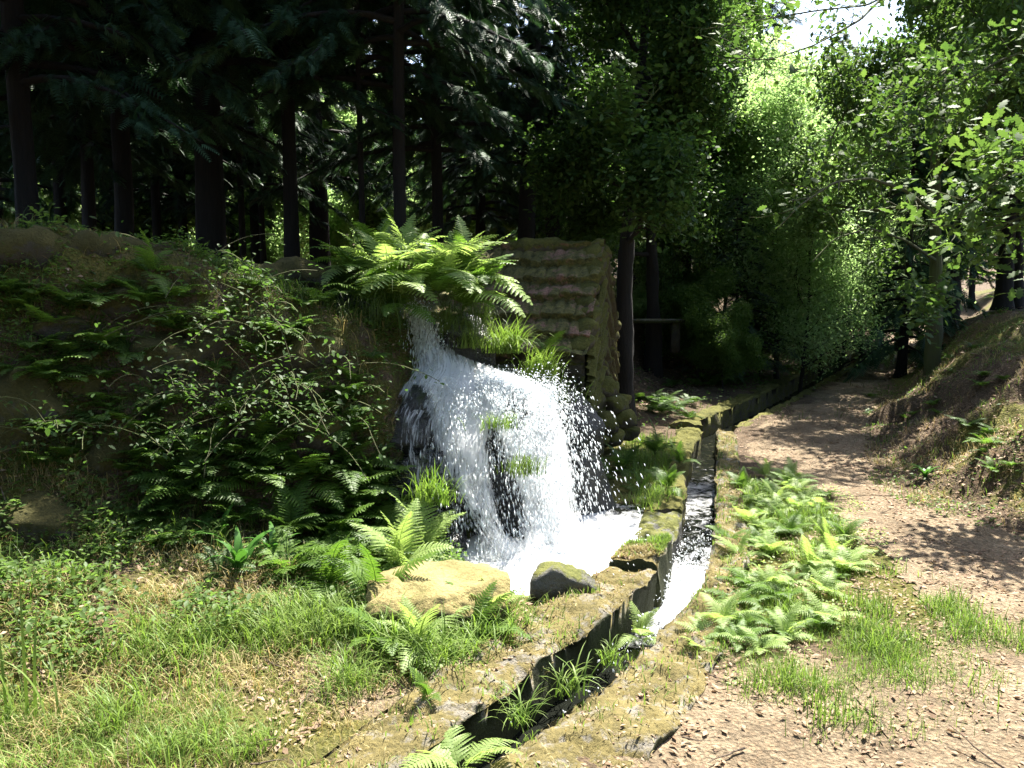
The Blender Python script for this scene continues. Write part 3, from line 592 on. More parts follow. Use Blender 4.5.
# ---------------------------------------------------------------- plants: templates
def frond_arr(L=1.0, a0=65, a1=-25, n=20, wmax=.26, m=8, seed=0, side=0.0, tipsize=1.0):
    r = np.random.default_rng(seed); s = np.linspace(0, 1, 40); ang = np.radians(a0+(a1-a0)*s**.9); step = 1/39
    x = np.concatenate(([0], np.cumsum(np.cos(ang[:-1])*step))); z = np.concatenate(([0], np.cumsum(np.sin(ang[:-1])*step))); y = side*s**2
    P = np.stack([x, y, z], 1)*L; parts = [tube(P[::4], np.linspace(.0065, .0015, 10)*L*1.2, 3)]
    T = np.gradient(P, axis=0); T /= np.linalg.norm(T, axis=1)[:, None]; SV, SF = [], []; base = 0
    Yv = np.array([0, 1.0, 0])
    for i in range(n):
        f = .14+.86*(i+.5)/n; idx = f*39; p = np.array([np.interp(idx, np.arange(40), P[:, c]) for c in range(3)]); tt = np.array([np.interp(idx, np.arange(40), T[:, c]) for c in range(3)])
        Nn = np.cross(tt, Yv); Nn /= np.linalg.norm(Nn)
        shape = min(1, (f-.05)/.22)**.8*(1-f)**.75*1.35+.02; pl = wmax*L*shape*r.uniform(.9, 1.08)
        for sg in (1, -1):
            dr = Yv*sg*math.cos(.35)+tt*math.sin(.35)-(-Nn*-1)*0; dr = dr+Nn*r.uniform(-.05, .22); dr /= np.linalg.norm(dr); ortho = np.cross(dr, Nn); ortho /= np.linalg.norm(ortho)
            mm = max(3, int(m*shape+1)); seg = pl/mm
            for j in range(mm):
                q = j/mm; q1 = (j+1)/mm; c0 = p+dr*seg*j+Nn*(-.25*pl*q*q); c1 = p+dr*seg*(j+1)+Nn*(-.25*pl*q1*q1); w_ = L/n*.52*(1-q**1.3*.85)*tipsize
                for ss in (1, -1):
                    SV += [c0, c1, c1+ortho*ss*w_*.45+dr*seg*.35, c0+ortho*ss*w_*.95+dr*seg*.45]; SF.append((base, base+1, base+2, base+3)); base += 4
    parts.append((np.array(SV), np.array(SF))); return parts
FR = {}
for mn in ('fern', 'fernl', 'fernd'):
    FR[mn] = [mk('frond', frond_arr(1, a0, a1, 20, wm, 8, sd_, sid), M[mn]) for a0, a1, wm, sd_, sid in ((70, -10, .27, 1, .1), (58, -30, .25, 2, -.12), (45, -45, .27, 3, .15), (75, 20, .25, 4, 0), (30, -60, .26, 5, -.1))]
def fern(loc, size, mat, label, group, n=8, lean=None, name='fern', up=1.0):
    """an Empty at the crown of the fern, each frond its own mesh"""
    e = bpy.data.objects.new(name, None); COL.objects.link(e); e.location = loc; tag(e, label, 'fern', group)
    y0 = random.uniform(0, 6.28)
    for i in range(n):
        yaw = y0+i*6.283/n+random.uniform(-.3, .3)
        if lean is not None: yaw = lean[0]+random.uniform(-lean[1], lean[1])
        o = obj('frond', random.choice(FR[mat]), e, (0, 0, 0), (random.uniform(-.25, .25), random.uniform(-.55, .2)*up, yaw), size*random.uniform(.75, 1.1)*np.array((1, random.choice((-1, 1)), 1)))
    return e
FERNC = {}
def fern_single(loc, size, mat, label, group, v=0):
    key = (mat, v % 3)
    if key not in FERNC:
        ps = []
        r = random.Random(v+5)
        for i in range(8):
            for Vq, Fq in frond_arr(1, r.uniform(45, 72), r.uniform(-40, 5), 14, .26, 5, i+v*9):
                Mx = (Matrix.Rotation(i*.785+r.uniform(-.3, .3), 3, 'Z')@Matrix.Rotation(r.uniform(-.2, .2), 3, 'Y')); ps.append((Vq@np.array(Mx).T*r.uniform(.75, 1.05), Fq))
        FERNC[key] = mk('fern', ps, M[mat])
    o = obj('fern', FERNC[key], None, loc, (random.uniform(-.15, .15), random.uniform(-.15, .15), random.uniform(0, 6.28)), size); return tag(o, label, 'fern', group)
def blade_arr(n=5, w=.012, bend=60, L=1.0, a0=82):
    s = np.linspace(0, 1, n); ang = np.radians(a0-bend*s**1.3); st = 1/(n-1); x = np.concatenate(([0], np.cumsum(np.cos(ang[:-1])*st))); z = np.concatenate(([0], np.cumsum(np.sin(ang[:-1])*st))); ww = w*(1-s**2.2)*.5+.0005
    V = np.stack([np.stack([x, -ww, z], 1), np.stack([x, ww, z], 1)], 1).reshape(-1, 3)*L; return V, grid(n, 2)
def tuft(n, L, mat, w=.010, spread=.06, seed=0, bend=(30, 100), lean=None, a0=(55, 88)):
    r = np.random.default_rng(seed); ps = []
    for k in range(6):
        V, F = blade_arr(6, w/L*1.0, r.uniform(*bend), 1, r.uniform(*a0)); m = n//6+1
        yaw = r.uniform(0, 6.28, m) if lean is None else lean+r.normal(0, .7, m)
        ps.append(inst(V, F, np.stack([r.normal(0, spread, m), r.normal(0, spread, m), 0*yaw-.02], 1), rotm(yaw, r.uniform(-.15, .15, m), 0), L*r.uniform(.5, 1.1, m)))
    return mk('grass', ps, M[mat])

# hero ferns over the fall
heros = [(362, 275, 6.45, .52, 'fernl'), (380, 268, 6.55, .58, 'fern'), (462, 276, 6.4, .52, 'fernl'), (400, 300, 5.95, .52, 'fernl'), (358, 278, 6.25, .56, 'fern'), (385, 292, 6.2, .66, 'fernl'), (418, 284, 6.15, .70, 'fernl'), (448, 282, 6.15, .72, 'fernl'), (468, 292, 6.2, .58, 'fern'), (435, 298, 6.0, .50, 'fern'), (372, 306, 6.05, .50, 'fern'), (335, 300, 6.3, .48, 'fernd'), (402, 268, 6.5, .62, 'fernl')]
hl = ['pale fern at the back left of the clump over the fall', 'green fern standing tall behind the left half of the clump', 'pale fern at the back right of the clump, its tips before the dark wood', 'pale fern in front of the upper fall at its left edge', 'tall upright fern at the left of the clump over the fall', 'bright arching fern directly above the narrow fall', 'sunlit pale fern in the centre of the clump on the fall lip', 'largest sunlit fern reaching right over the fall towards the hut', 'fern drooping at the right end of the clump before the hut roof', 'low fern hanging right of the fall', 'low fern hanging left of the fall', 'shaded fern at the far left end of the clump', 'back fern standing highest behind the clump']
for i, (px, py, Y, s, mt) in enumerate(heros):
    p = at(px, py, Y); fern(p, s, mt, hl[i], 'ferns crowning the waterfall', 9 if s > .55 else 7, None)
for i, (px, py, Y, s, yaw, mt) in enumerate([(455, 300, 6.05, .62, -.6, 'fernl'), (462, 312, 6.05, .5, -1.0, 'fern'), (395, 312, 6.0, .45, -1.2, 'fern')]):
    fern(at(px, py, Y), s, mt, ['fern with long fronds hanging down right of the fall', 'small fern trailing low right of the fall', 'fern trailing in front of the upper fall'][i], 'ferns crowning the waterfall', 5, (yaw, .7))
# shrubs behind lip : soil and grass overhang as a hanging mat
def hanging(px0, px1, py, Y, n, L, mat, label, name='hanging_grass', sp=9):
    ps = []; V, F = blade_arr(7, .012, 150, 1, 50)
    xs = rng.uniform(px0, px1, n); pp = np.array([at(a, py+rng.normal(0, sp)+12*vn3(a*.03, 0, 0), Y+rng.normal(0, .06))[:] for a in xs])
    ps.append(inst(V, F, pp, rotm(rng.normal(-1.57, .5, n), rng.normal(0, .25, n), 0), L*rng.uniform(.4, 1.1, n)))
    tag(obj(name, mk(name, ps, M[mat])), label, 'grass')
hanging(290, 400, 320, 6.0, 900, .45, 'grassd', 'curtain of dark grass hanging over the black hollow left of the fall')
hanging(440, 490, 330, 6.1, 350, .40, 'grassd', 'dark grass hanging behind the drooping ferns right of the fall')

# ---------------------------------------------------------------- trees
def conifer_parts(h, cb, rad, seed, droop=.5, nb=70, dens=1.0, spray=.42):
    r = np.random.default_rng(seed); wood, pos, yaw, pit, rol, sc = [], [], [], [], [], []
    for i in range(nb):
        f = (i+r.uniform(0, 1))/nb; z = cb+(h-cb)*f**1.15; L = (rad*(1-f)**.75+.25)*r.uniform(.75, 1.15); a = i*2.4+r.uniform(-.4, .4)
        s = np.linspace(0, 1, 8); out = L*s; zz = z+L*(.12*s-droop*s**2*.9+.18*droop*s**4)
        P = np.stack([np.cos(a)*out, np.sin(a)*out, zz], 1); P[:, :2] += r.normal(0, .03, (8, 2))*s[:, None]
        wood.append(tube(P, np.linspace(.022+.008*L, .004, 8), 4)); k = int((6+L*11)*dens)
        ss = r.uniform(.12, 1.0, k)**.8; q = np.stack([np.interp(ss, s, P[:, c]) for c in range(3)], 1); pos.append(q+r.normal(0, .03, q.shape))
        sgn = r.choice((-1, 1), k); yaw.append(a+sgn*r.uniform(.3, 1.2, k)*(1-ss*.4)); pit.append(-r.uniform(.15, .9, k)*droop*1.5); rol.append(r.normal(0, .5, k)); sc.append(spray*r.uniform(.6, 1.25, k)*(1.1-.4*ss))
    TV, TF = [], []; b = 0
    for j in range(9):                       # flat feathery spray, arching over
        f = (j+.6)/9.5; c0 = np.array((f, 0, -.28*f*f)); l = .38*(1-f)**.7+.06
        for sg in (1, -1):
            tip = c0+np.array((.5*l+.02, sg*l, -.10*l-.18*l*f)); m0 = c0+np.array((-.035, 0, 0)); m1 = c0+np.array((.05, 0, -.02)); md = (c0+tip)/2+np.array((.05, sg*.01, .02))
            TV += [m0, m1, md, tip]; TF.append((b, b+1, b+2, b+3)); b += 4
    V, F = inst(TV, TF, np.concatenate(pos), rotm(np.concatenate(yaw), np.concatenate(pit), np.concatenate(rol)), np.concatenate(sc))
    return wood, (V, F)
def trunk_arr(h, r0, seed, lean=.02, sides=14):
    z = np.concatenate([[-.3, 0, .1, .25, .5], np.linspace(.9, h, 16)]); r = r0*np.clip(1-(z/h)**1.2*.97, .03, 1)*(1+.5*np.exp(-np.maximum(z, 0)/.22)); r_ = np.random.default_rng(seed); a = r_.uniform(0, 6)
    P = np.stack([lean*z*math.cos(a)+.04*np.sin(z*.8+seed), lean*z*math.sin(a)+.04*np.cos(z*.7), z], 1); P[:, :2] -= P[1, :2]
    return tube(P, r, sides, .18, seed)
CON = []
for k, (h, cb, rad, dr, nb, de) in enumerate([(11.5, 2.1, 2.1, .6, 105, 2.0), (12.5, 2.6, 1.8, .7, 100, 2.1), (10.5, 1.7, 1.9, .6, 100, 2.0), (13.5, 3.0, 2.1, .65, 110, 2.0)]):
    wd, sp_ = conifer_parts(h, cb, rad, 200+k, dr, nb, de*1.3, .25)
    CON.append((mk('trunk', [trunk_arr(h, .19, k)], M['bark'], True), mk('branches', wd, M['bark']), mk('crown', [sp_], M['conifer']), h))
def place_tree(kind, x, y, s, label, group, name, parts=('trunk', 'branches', 'crown'), ts=1.0, cat='tree', yaw=None, dz=0):
    e = bpy.data.objects.new(name, None); COL.objects.link(e); e.location = (x, y, hz(x, y)+dz); e.rotation_euler = (0, 0, random.uniform(0, 6.28) if yaw is None else yaw); tag(e, label, cat, group)
    for nme, me in zip(parts, kind):
        if me is None: continue
        o = obj(nme, me, e, (0, 0, 0), None, (s*ts, s*ts, s) if nme == 'trunk' else s)
    return e
# trunks read from the photograph: column, distance, trunk thickness factor, kind, height scale
tr = [(40, 11.5, .7, 1, .85, 'slim straight dark conifer trunk nearest the left photo edge'), (72, 12.0, .8, 3, .8, 'second conifer from the left edge, bare straight trunk'),
      (99, 10.5, .75, 0, .9, 'conifer left of the drooping one behind the fallen trunk'), (132, 9.3, .95, 2, 1.3, 'conifer with long drooping sprays behind the fallen trunk'),
      (218, 9.6, 1.5, 0, 1.28, 'thickest conifer behind the short log end, flared at its foot'), (248, 13.5, .5, 3, .8, 'thin conifer just right of the thickest trunk'),
      (268, 14.5, .5, 1, .75, 'thin conifer standing third right of the thickest trunk'), (296, 9.6, .8, 3, 1.1, 'dense conifer whose sprays hide the trunk left of the fern clump'),
      (366, 9.2, .32, 1, .95, 'pole thin conifer above the upright fern'), (403, 8.7, .62, 3, .95, 'straight dark conifer right above the fall'),
      (440, 10.5, .7, 0, .95, 'conifer behind the sunlit fern clump'), (482, 14.5, .9, 2, .85, 'conifer behind the left end of the hut roof'),
      (524, 12.0, 1.25, 1, .82, 'thick left twin conifer standing behind the hut roof'), (552, 12.6, 1.1, 3, .78, 'right twin conifer standing behind the hut roof'),
      (585, 15.5, .7, 0, .85, 'conifer showing faintly between hut ridge and leaning dark tree'), (5, 13.0, .9, 2, .9, 'conifer cut by the left photo edge'),
      (165, 14, .7, 3, .85, 'conifer far behind the drooping one'), (190, 16, .8, 0, .8, 'deep shade conifer left of the thickest trunk')]
for px, Y, ts, kd, s, lab in tr:
    place_tree(CON[kd], (px-512)/FPX*Y/math.cos(PITCH)*1.0, Y, s, lab, 'conifers in the dark wood', 'conifer', ts=.58*ts/s)
# taller conifers just behind the bank: low drooping sprays
place_tree(CON[2], -4.7, 7.9, 1.15, 'conifer above the left bank with its lowest sprays hanging into view', 'conifers in the dark wood', 'conifer', ts=.5, dz=.1)
place_tree(CON[0], -6.6, 6.4, 1.15, 'conifer standing just outside the left photo edge', 'conifers in the dark wood', 'conifer', ts=.5, dz=.1)
# deeper rows
for i, (x, y, s) in enumerate([(-7, 2.5, 1.2), (-9, -1, 1.2), (-6.5, -3.5, 1.2), (-2.5, -5.5, 1.25), (1.2, -6.5, 1.2), (5, -5.5, 1.25), (8, -3, 1.2), (9.5, .5, 1.2), (9.5, 4, 1.1), (-5, -8, 1.2), (3, -9.5, 1.3), (-1, -10, 1.3), (8, -8, 1.3), (-10, -6, 1.3), (12, -4, 1.3), (12.5, 2, 1.3)]):
    place_tree(CON[i % 4], x, y, s, 'conifer of the wood standing outside the view around the clearing', 'conifers around the clearing', 'conifer', ts=.9)
k = 0
for row, (Y, step, x0, x1) in enumerate([(16.8, 2.1, -12, -.2), (30, 2.6, -24, 1.5), (37, 3.2, -28, 9), (41, 4, 16, 40)]):
    x = x0
    while x < x1:
        xx = x+random.uniform(-.7, .7); yy = Y+random.uniform(-1.2, 1.2)
        e = place_tree(CON[k % 4], xx, yy, random.uniform(.85, 1.25), 'tall dark conifer deep in the wood, hardly told from its neighbours', 'conifers deep in the wood', 'conifer', ts=random.uniform(.6, 1.1)); k += 1; x += step

def skeleton(seed, h, r0, spread, levels=3, first=.3, nmain=9, lean=(0, 0), up=.5, droop=0.0):
    r = np.random.default_rng(seed); segs, tips = [], []
    tz = np.linspace(0, 1, 12); P = np.stack([lean[0]*tz**1.5*h+.10*np.sin(tz*5+seed), lean[1]*tz**1.5*h+.10*np.cos(tz*4+seed)-.1, tz*h*.92], 1); P[:, :2] -= P[0, :2]; P[0, 2] = -.2
    segs.append((P, np.linspace(r0, r0*.12, 12)*(1+.4*np.exp(-tz*12)), 10))
    def br(p0, d, L, rad, lev):
        n = 8; Q = [p0]; dd = d.copy()
        for i in range(n-1):
            dd = dd+r.normal(0, .16, 3)+np.array((0, 0, (.10*up-droop*.12*i/n))); dd /= np.linalg.norm(dd); Q.append(Q[-1]+dd*L/(n-1))
        Q = np.array(Q); segs.append((Q, np.linspace(rad, rad*.25, n), 5 if lev < 2 else 3))
        if lev >= levels-1:
            for t in np.linspace(.15, 1, 9): tips.append(np.array([np.interp(t*(n-1), np.arange(n), Q[:, c]) for c in range(3)]))
        else:
            for j in range(6 if lev == 0 else 5):
                t = .25+.75*(j+r.uniform(.2, .8))/6; q = np.array([np.interp(t*(n-1), np.arange(n), Q[:, c]) for c in range(3)]); dv = dd+r.normal(0, .75, 3); dv /= np.linalg.norm(dv); br(q, dv, L*r.uniform(.4, .6), rad*.45, lev+1)
            tips.append(Q[-1])
    for i in range(nmain):
        f = first+(1-first)*(i+.5)/nmain; q = np.array([np.interp(f*11, np.arange(12), P[:, c]) for c in range(3)]); a = i*2.4+r.uniform(-.5, .5); el = up*r.uniform(.3, 1.2)
        d = np.array((math.cos(a)*math.cos(el), math.sin(a)*math.cos(el), math.sin(el))); br(q, d, spread*(1.1-.55*(f-first)/(1-first))*r.uniform(.8, 1.1), r0*.35, 0)
    return segs, np.array(tips)
def leaf_tpl(kind):
    if kind == 'oak':
        o = [(0, .0), (.12, .07), (.2, .20), (.30, .13), (.42, .30), (.55, .18), (.68, .30), (.80, .14), (.93, .13), (1, 0)]
        V = [(x, y, .10*abs(y)*2) for x, y in o]+[(x, -y, .10*abs(y)*2) for x, y in o[1:-1]]; n = len(o)
        F = []
        low = [0]+list(range(n, 2*n-2))+[n-1]
        for i in range(n-1):
            q = [low[i], low[i+1], i+1, i]; F.append(q)
        V = np.array(V); F4 = [q for q in F if len(set(q)) == 4]; F3 = [list(dict.fromkeys(q)) for q in F if len(set(q)) == 3]
        F4 += [[t_[0], t_[1], t_[2], t_[2]] for t_ in []]
        return V, np.array(F4), np.array(F3)
    V = np.array([(0, 0, 0), (.35, -.25, .06), (.75, -.20, .02), (1, 0, -.08), (.75, .20, .02), (.35, .25, .06), (.5, 0, -.03)]); F = np.array([(0, 1, 6, 5), (1, 2, 3, 6), (6, 3, 4, 5)])
    return V, F, np.zeros((0, 3), int)
def crown_arr(tips, nper, size, jit, seed, kind='oval', flat=.5):
    r = np.random.default_rng(seed); n = len(tips)*nper; p = np.repeat(tips, nper, 0)+r.normal(0, jit, (n, 3)); V, F4, F3 = leaf_tpl(kind); Mx = rotm(r.uniform(0, 6.28, n), r.normal(-.25, flat, n), r.normal(0, flat, n)); sc = size*r.uniform(.6, 1.2, n)
    out = [inst(V, F4, p, Mx, sc)]
    if len(F3): out.append(inst(V, F3, p, Mx, sc))
    return out
def broad(seed, h, r0, spread, mat, nper, size, jit, bark='bark', kind='oval', **kw):
    sg, tips = skeleton(seed, h, r0, spread, **kw)
    return (mk('trunk', [tube(resample(sg[0][0], .12), np.interp(np.linspace(0, 1, len(resample(sg[0][0], .12))), np.linspace(0, 1, 12), sg[0][1]), 12, .2, seed)], M[bark], True), mk('limbs', [tube(P, rr, sd_) for P, rr, sd_ in sg[1:]], M[bark], True), mk('crown', crown_arr(tips, nper, size, jit, seed, kind), M[mat]))
BP = ('trunk', 'limbs', 'crown')
BRD = {
 'dark': broad(301, 7.5, .13, 2.4, 'leafd', 22, .085, .16, nmain=11, first=.25),
 'mid': broad(302, 9, .13, 2.6, 'leafm', 22, .10, .18, nmain=12, first=.2),
 'yel': broad(303, 7.0, .06, 1.9, 'leafy', 6, .092, .25, nmain=15, first=.1, up=.9),
 'darkn': broad(311, 7.8, .13, 1.25, 'leafd', 14, .085, .16, nmain=15, first=.3),
 'midn': broad(312, 9.5, .12, 1.6, 'leafm', 16, .095, .17, nmain=15, first=.15),
 'bush': broad(304, 3.2, .04, 1.3, 'leafy', 22, .08, .14, nmain=9, first=.1),
 'bushm': broad(305, 3.4, .05, 1.4, 'leafm', 22, .085, .15, nmain=9, first=.1),
 'oak': broad(306, 7.5, .13, 2.7, 'leafo', 8, .125, .17, bark='barkm', kind='oak', nmain=10, first=.33, up=.35, droop=.2)}
def bt(k, px, Y, s, label, group=None, name='broadleaf_tree', ts=1, yaw=None, x=None, dz=0, cs=1.0):
    e = place_tree(BRD[k], (px-512)/FPX*Y if x is None else x, Y, s, label, group, name, BP, ts, 'tree' if s*3.3 > 2.9 or k not in ('bush', 'bushm') else 'bush', yaw, dz)
    for c in e.children:
        if not c.name.startswith('trunk'): c.scale = (s*cs, s*cs, s)
    return e
bt('darkn', 626, 9.8, .95, 'dark leafy tree with a straight black trunk right of the hut gable', None, ts=1.0)
bt('dark', 655, 13.5, 1.0, 'dark glossy leafed tree at the top of the litter slope', None, cs=.7)
bt('midn', 688, 16.0, .95, 'mid green tree left of the path end', None)
bt('midn', 698, 21.5, 1.25, 'tall green tree in the second rank left of the path', None)
bt('dark', 640, 17.5, 1.15, 'shaded bushy tree deep behind the litter slope', None, cs=.8)
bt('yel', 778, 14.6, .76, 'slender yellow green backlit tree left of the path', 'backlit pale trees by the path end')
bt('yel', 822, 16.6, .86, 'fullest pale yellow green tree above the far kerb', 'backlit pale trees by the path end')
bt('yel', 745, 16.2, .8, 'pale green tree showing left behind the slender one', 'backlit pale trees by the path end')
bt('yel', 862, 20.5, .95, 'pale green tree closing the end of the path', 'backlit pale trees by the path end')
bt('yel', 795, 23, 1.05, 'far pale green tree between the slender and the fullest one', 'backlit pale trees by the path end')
bt('mid', 900, 26, .85, 'mid green tree closing the end of the path on its right', None)
bt('yel', 840, 28, 1.0, 'distant green tree under the patch of sky', None)
bt('mid', 1010, 21, 1.2, 'green leafy tree behind the right hand oak', None)
bt('dark', 1015, 17.5, 1.1, 'dark leafy tree at the right photo edge', None)
bt('darkn', 950, 16.5, 1.15, 'dark leafy tree behind the oak trunk on the right bank', None)
bt('oak', 934, 12.2, 1.0, 'oak with a dark trunk on top of the right bank', None, 'oak_tree', ts=.85, cs=.72)
bt('oak', 1085, 13.0, 1.0, 'oak just beyond the right photo edge, bright leaves reaching in', None, 'oak_tree', ts=.9)
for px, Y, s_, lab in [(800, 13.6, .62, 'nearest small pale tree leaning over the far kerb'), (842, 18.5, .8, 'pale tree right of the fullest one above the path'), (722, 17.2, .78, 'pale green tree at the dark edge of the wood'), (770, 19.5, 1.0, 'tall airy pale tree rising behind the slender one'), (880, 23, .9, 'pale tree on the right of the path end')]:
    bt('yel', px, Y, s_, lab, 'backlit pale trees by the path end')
# drooping conifers on the right and small silver one
def one_conifer(px, Y, h, cb, rad, mat, label, seed, droop=.6, nb=55, spray=.35, x=None):
    wd, sp_ = conifer_parts(h, cb, rad, seed, droop, nb, 1.0, spray)
    place_tree((mk('trunk', [trunk_arr(h, h*.016, seed)], M['bark'], True), mk('branches', wd, M['bark']), mk('crown', [sp_], M[mat])), (px-512)/FPX*Y if x is None else x, Y, 1.0, label, None, 'conifer')
one_conifer(738, 14.2, 3.3, .3, .8, 'conifer2', 'small silvery conifer left of the path before the pale trees', 401, .4, 46, .24)
one_conifer(903, 15.2, 5.5, .5, 1.3, 'conifer', 'drooping conifer behind the oak trunk on the right bank', 402, .75, 60, .38)
one_conifer(1000, 16.5, 9.5, 1.6, 1.7, 'conifer', 'dark conifer at the right photo edge behind the oak leaves', 403, .7, 60, .4)
one_conifer(752, 32, 15.5, 2, 2.4, 'conifer', 'tallest dark conifer whose tip stands against the sky left', 404, .4, 90, .5)
one_conifer(700, 29, 15, 3, 2.6, 'conifer', 'tall dark conifer left of the one against the sky', 405, .4, 90, .5)
# sunlit undergrowth seen between the trunks
i = 0
for px, Y, k_, s in [(10, 19, 'bush', 1.7), (60, 21, 'bush', 1.8), (115, 20, 'bush', 1.6), (160, 22, 'bush', 1.7), (205, 21, 'bush', 1.7), (240, 20, 'bush', 1.6), (275, 22, 'bush', 1.8), (365, 20, 'bush', 1.5), (500, 22, 'bushm', 1.6), (580, 20, 'bush', 1.2), (600, 22, 'bushm', 1.6), (652, 15.5, 'bush', .6), (-30, 17, 'bush', 1.6)]:
    bt(k_, px, Y, s, 'leafy bush glimpsed between the conifer trunks', 'bushes lit beyond the conifer trunks', 'bush')
for px, Y, k_, s, lab in [(662, 14.2, 'bush', .42, 'small bright green bush at the top of the litter slope'), (832, 20, 'bush', .55, 'low pale bush behind the far kerb'), (700, 13.4, 'bushm', .5, 'dark low bush above the far channel'), (872, 25, 'bush', .9, 'pale bush filling the end of the path'), (760, 15.2, 'bushm', .5, 'shaded bush beside the silvery conifer'), (905, 19, 'bushm', .8, 'bush on the right bank behind the path end'), (725, 12.6, 'bushm', .36, 'knee high bush on the shaded verge')]:
    bt(k_, px, Y, s, lab, None, 'bush')
# the distant wood beyond everything
n = 70000; a = rng.uniform(-70, 75, n); hh = rng.uniform(0, 1, n)**.8; d = 48+rng.normal(0, 3, n)+fbm(a*.2, hh*3, 0, 3)*4; zz = hh*(11+3.5*fbm(a*.16, 0*a, 1, 3))+.05*20
zz = zz*np.where((a > 14) & (a < 23), .62, 1)
V, F4, _ = leaf_tpl('oval'); V, F = inst(V, F4, np.stack([a, d, zz+1.5], 1), rotm(rng.uniform(0, 6.28, n), rng.normal(0, .6, n), rng.normal(0, .6, n)), rng.uniform(.35, .8, n))
tag(obj('distant_wood', mk('distant_wood', [(V, F)], M['leafm'])), 'far leafy wood closing the view behind the trees', 'wood', None, 'stuff')
# bare arching boughs over the path, part of the oak side: thin fallen or leaning stems
def bough(pts, r0, label, name='bough', twigs=14, leafn=5, seed=0, mat='leafo'):
    r = np.random.default_rng(seed); P = resample([at(*q)[:] for q in pts], .08); e = bpy.data.objects.new(name, None); COL.objects.link(e); e.location = P[0]; tag(e, label, 'branch'); o0 = P[0]
    wood = [tube(P-o0, np.linspace(r0, r0*.25, len(P)), 6, .2, seed)]; tips = []
    for i in range(twigs):
        q = P[int(r.uniform(.2, 1)*(len(P)-1))]-o0; d = np.array((r.normal(-.4, .6), r.normal(0, .6), r.normal(.0, .5))); d /= np.linalg.norm(d); Q = [q]
        for j in range(5): d = d+r.normal(0, .2, 3); d /= np.linalg.norm(d); Q.append(Q[-1]+d*.11)
        wood.append(tube(np.array(Q), np.linspace(r0*.3, .002, 6), 3)); tips += Q[2:]
    obj('limb', mk('limb', wood, M['barkm'], True), e)
    if leafn: obj('leaves', mk('leaves', crown_arr(np.array(tips), leafn, .11, .09, seed, 'oak'), M[mat]), e)
bough([(936, 215, 12.1), (905, 190, 10.6), (870, 178, 9.0), (835, 182, 8.6), (800, 205, 8.3), (778, 228, 8.2)], .03, 'mossy bough arching left from the oak trunk across the pale trees', seed=1, leafn=2)
bough([(935, 260, 12.1), (905, 240, 10.6), (870, 228, 9.4), (835, 238, 9.1), (812, 262, 9.0)], .024, 'lower mossy bough arching left over the path', seed=2, leafn=1)
bough([(900, -20, 9), (860, 20, 8.4), (815, 45, 8.0), (770, 60, 7.8), (735, 58, 7.7)], .016, 'thin bare branch crossing the patch of sky', seed=3, leafn=1, twigs=18)
bough([(930, -40, 9), (870, 5, 8.8), (820, 10, 8.6), (760, 20, 8.5), (700, 30, 8.4)], .014, 'thin leafy branch crossing the top of the patch of sky', seed=4, leafn=2, twigs=18)
bough([(1080, 120, 6.6), (1040, 150, 6.4), (1000, 180, 6.3), (965, 205, 6.2), (948, 235, 6.2)], .02, 'oak branch with bright leaves reaching in at the right edge', seed=5, leafn=5, twigs=24)
bough([(1090, 180, 6.4), (1050, 205, 6.2), (1010, 222, 6.1), (975, 232, 6.1)], .018, 'lower oak branch with sunlit leaves at the right edge', seed=6, leafn=5, twigs=20)
bough([(960, 60, 10.6), (925, 110, 10.2), (895, 140, 10.0), (870, 170, 9.9)], .02, 'leafy oak branch hanging above the arching bough', seed=8, leafn=5, twigs=24)
bough([(1060, 40, 9.6), (1000, 60, 9.5), (950, 90, 9.4), (900, 85, 9.4)], .02, 'leafy oak branch in the upper right of the view', seed=9, leafn=5, twigs=30)
bough([(960, 300, 9.8), (935, 290, 9.5), (920, 292, 9.3)], .012, 'low leafy shoot before the oak trunk', seed=10, leafn=8, twigs=12)
bough([(610, 130, 9.2), (640, 110, 8.9), (662, 85, 8.8)], .016, 'glossy leafed branch catching light above the hut', seed=11, leafn=6, twigs=26, mat='leafm')
bough([(625, 200, 9.0), (650, 180, 8.8), (668, 160, 8.8)], .014, 'shaded leafy branch below the glossy one', seed=12, leafn=4, twigs=20, mat='leafd')
bough([(934, -150, 10.4), (880, -150, 10.9), (820, -135, 11.4), (740, -125, 11.6), (690, -110, 11.6)], .04, 'unseen leafy oak bough added above the view to shade the path', seed=14, leafn=14, twigs=75, mat='leafo')  # out-of-view bough added to cast the shade band across the path
# rail seen beyond the hut
rl = bpy.data.objects.new('low_rail', None); COL.objects.link(rl); q = at(650, 321, 13.2); rl.location = q; tag(rl, 'low pale topped rail on the slope behind the hut gable', 'rail')
def box(c, s, bev=.01):
    bm = bmesh.new(); bmesh.ops.create_cube(bm, size=1); bmesh.ops.scale(bm, vec=s, verts=bm.verts); bmesh.ops.bevel(bm, geom=bm.edges, offset=bev, segments=2, affect='EDGES'); bmesh.ops.translate(bm, vec=c, verts=bm.verts)
    V = np.array([v.co[:] for v in bm.verts]); n4 = [[v.index for v in f.verts] for f in bm.faces]; bm.free(); return [(V, np.array([f for f in n4 if len(f) == k])) for k in (3, 4) if any(len(f) == k for f in n4)]
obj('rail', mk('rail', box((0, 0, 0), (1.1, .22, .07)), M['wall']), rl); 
for sx in (-.42, .42): obj('support', mk('support', box((sx, 0, -.28), (.14, .16, .48)), M['hutwall']), rl)

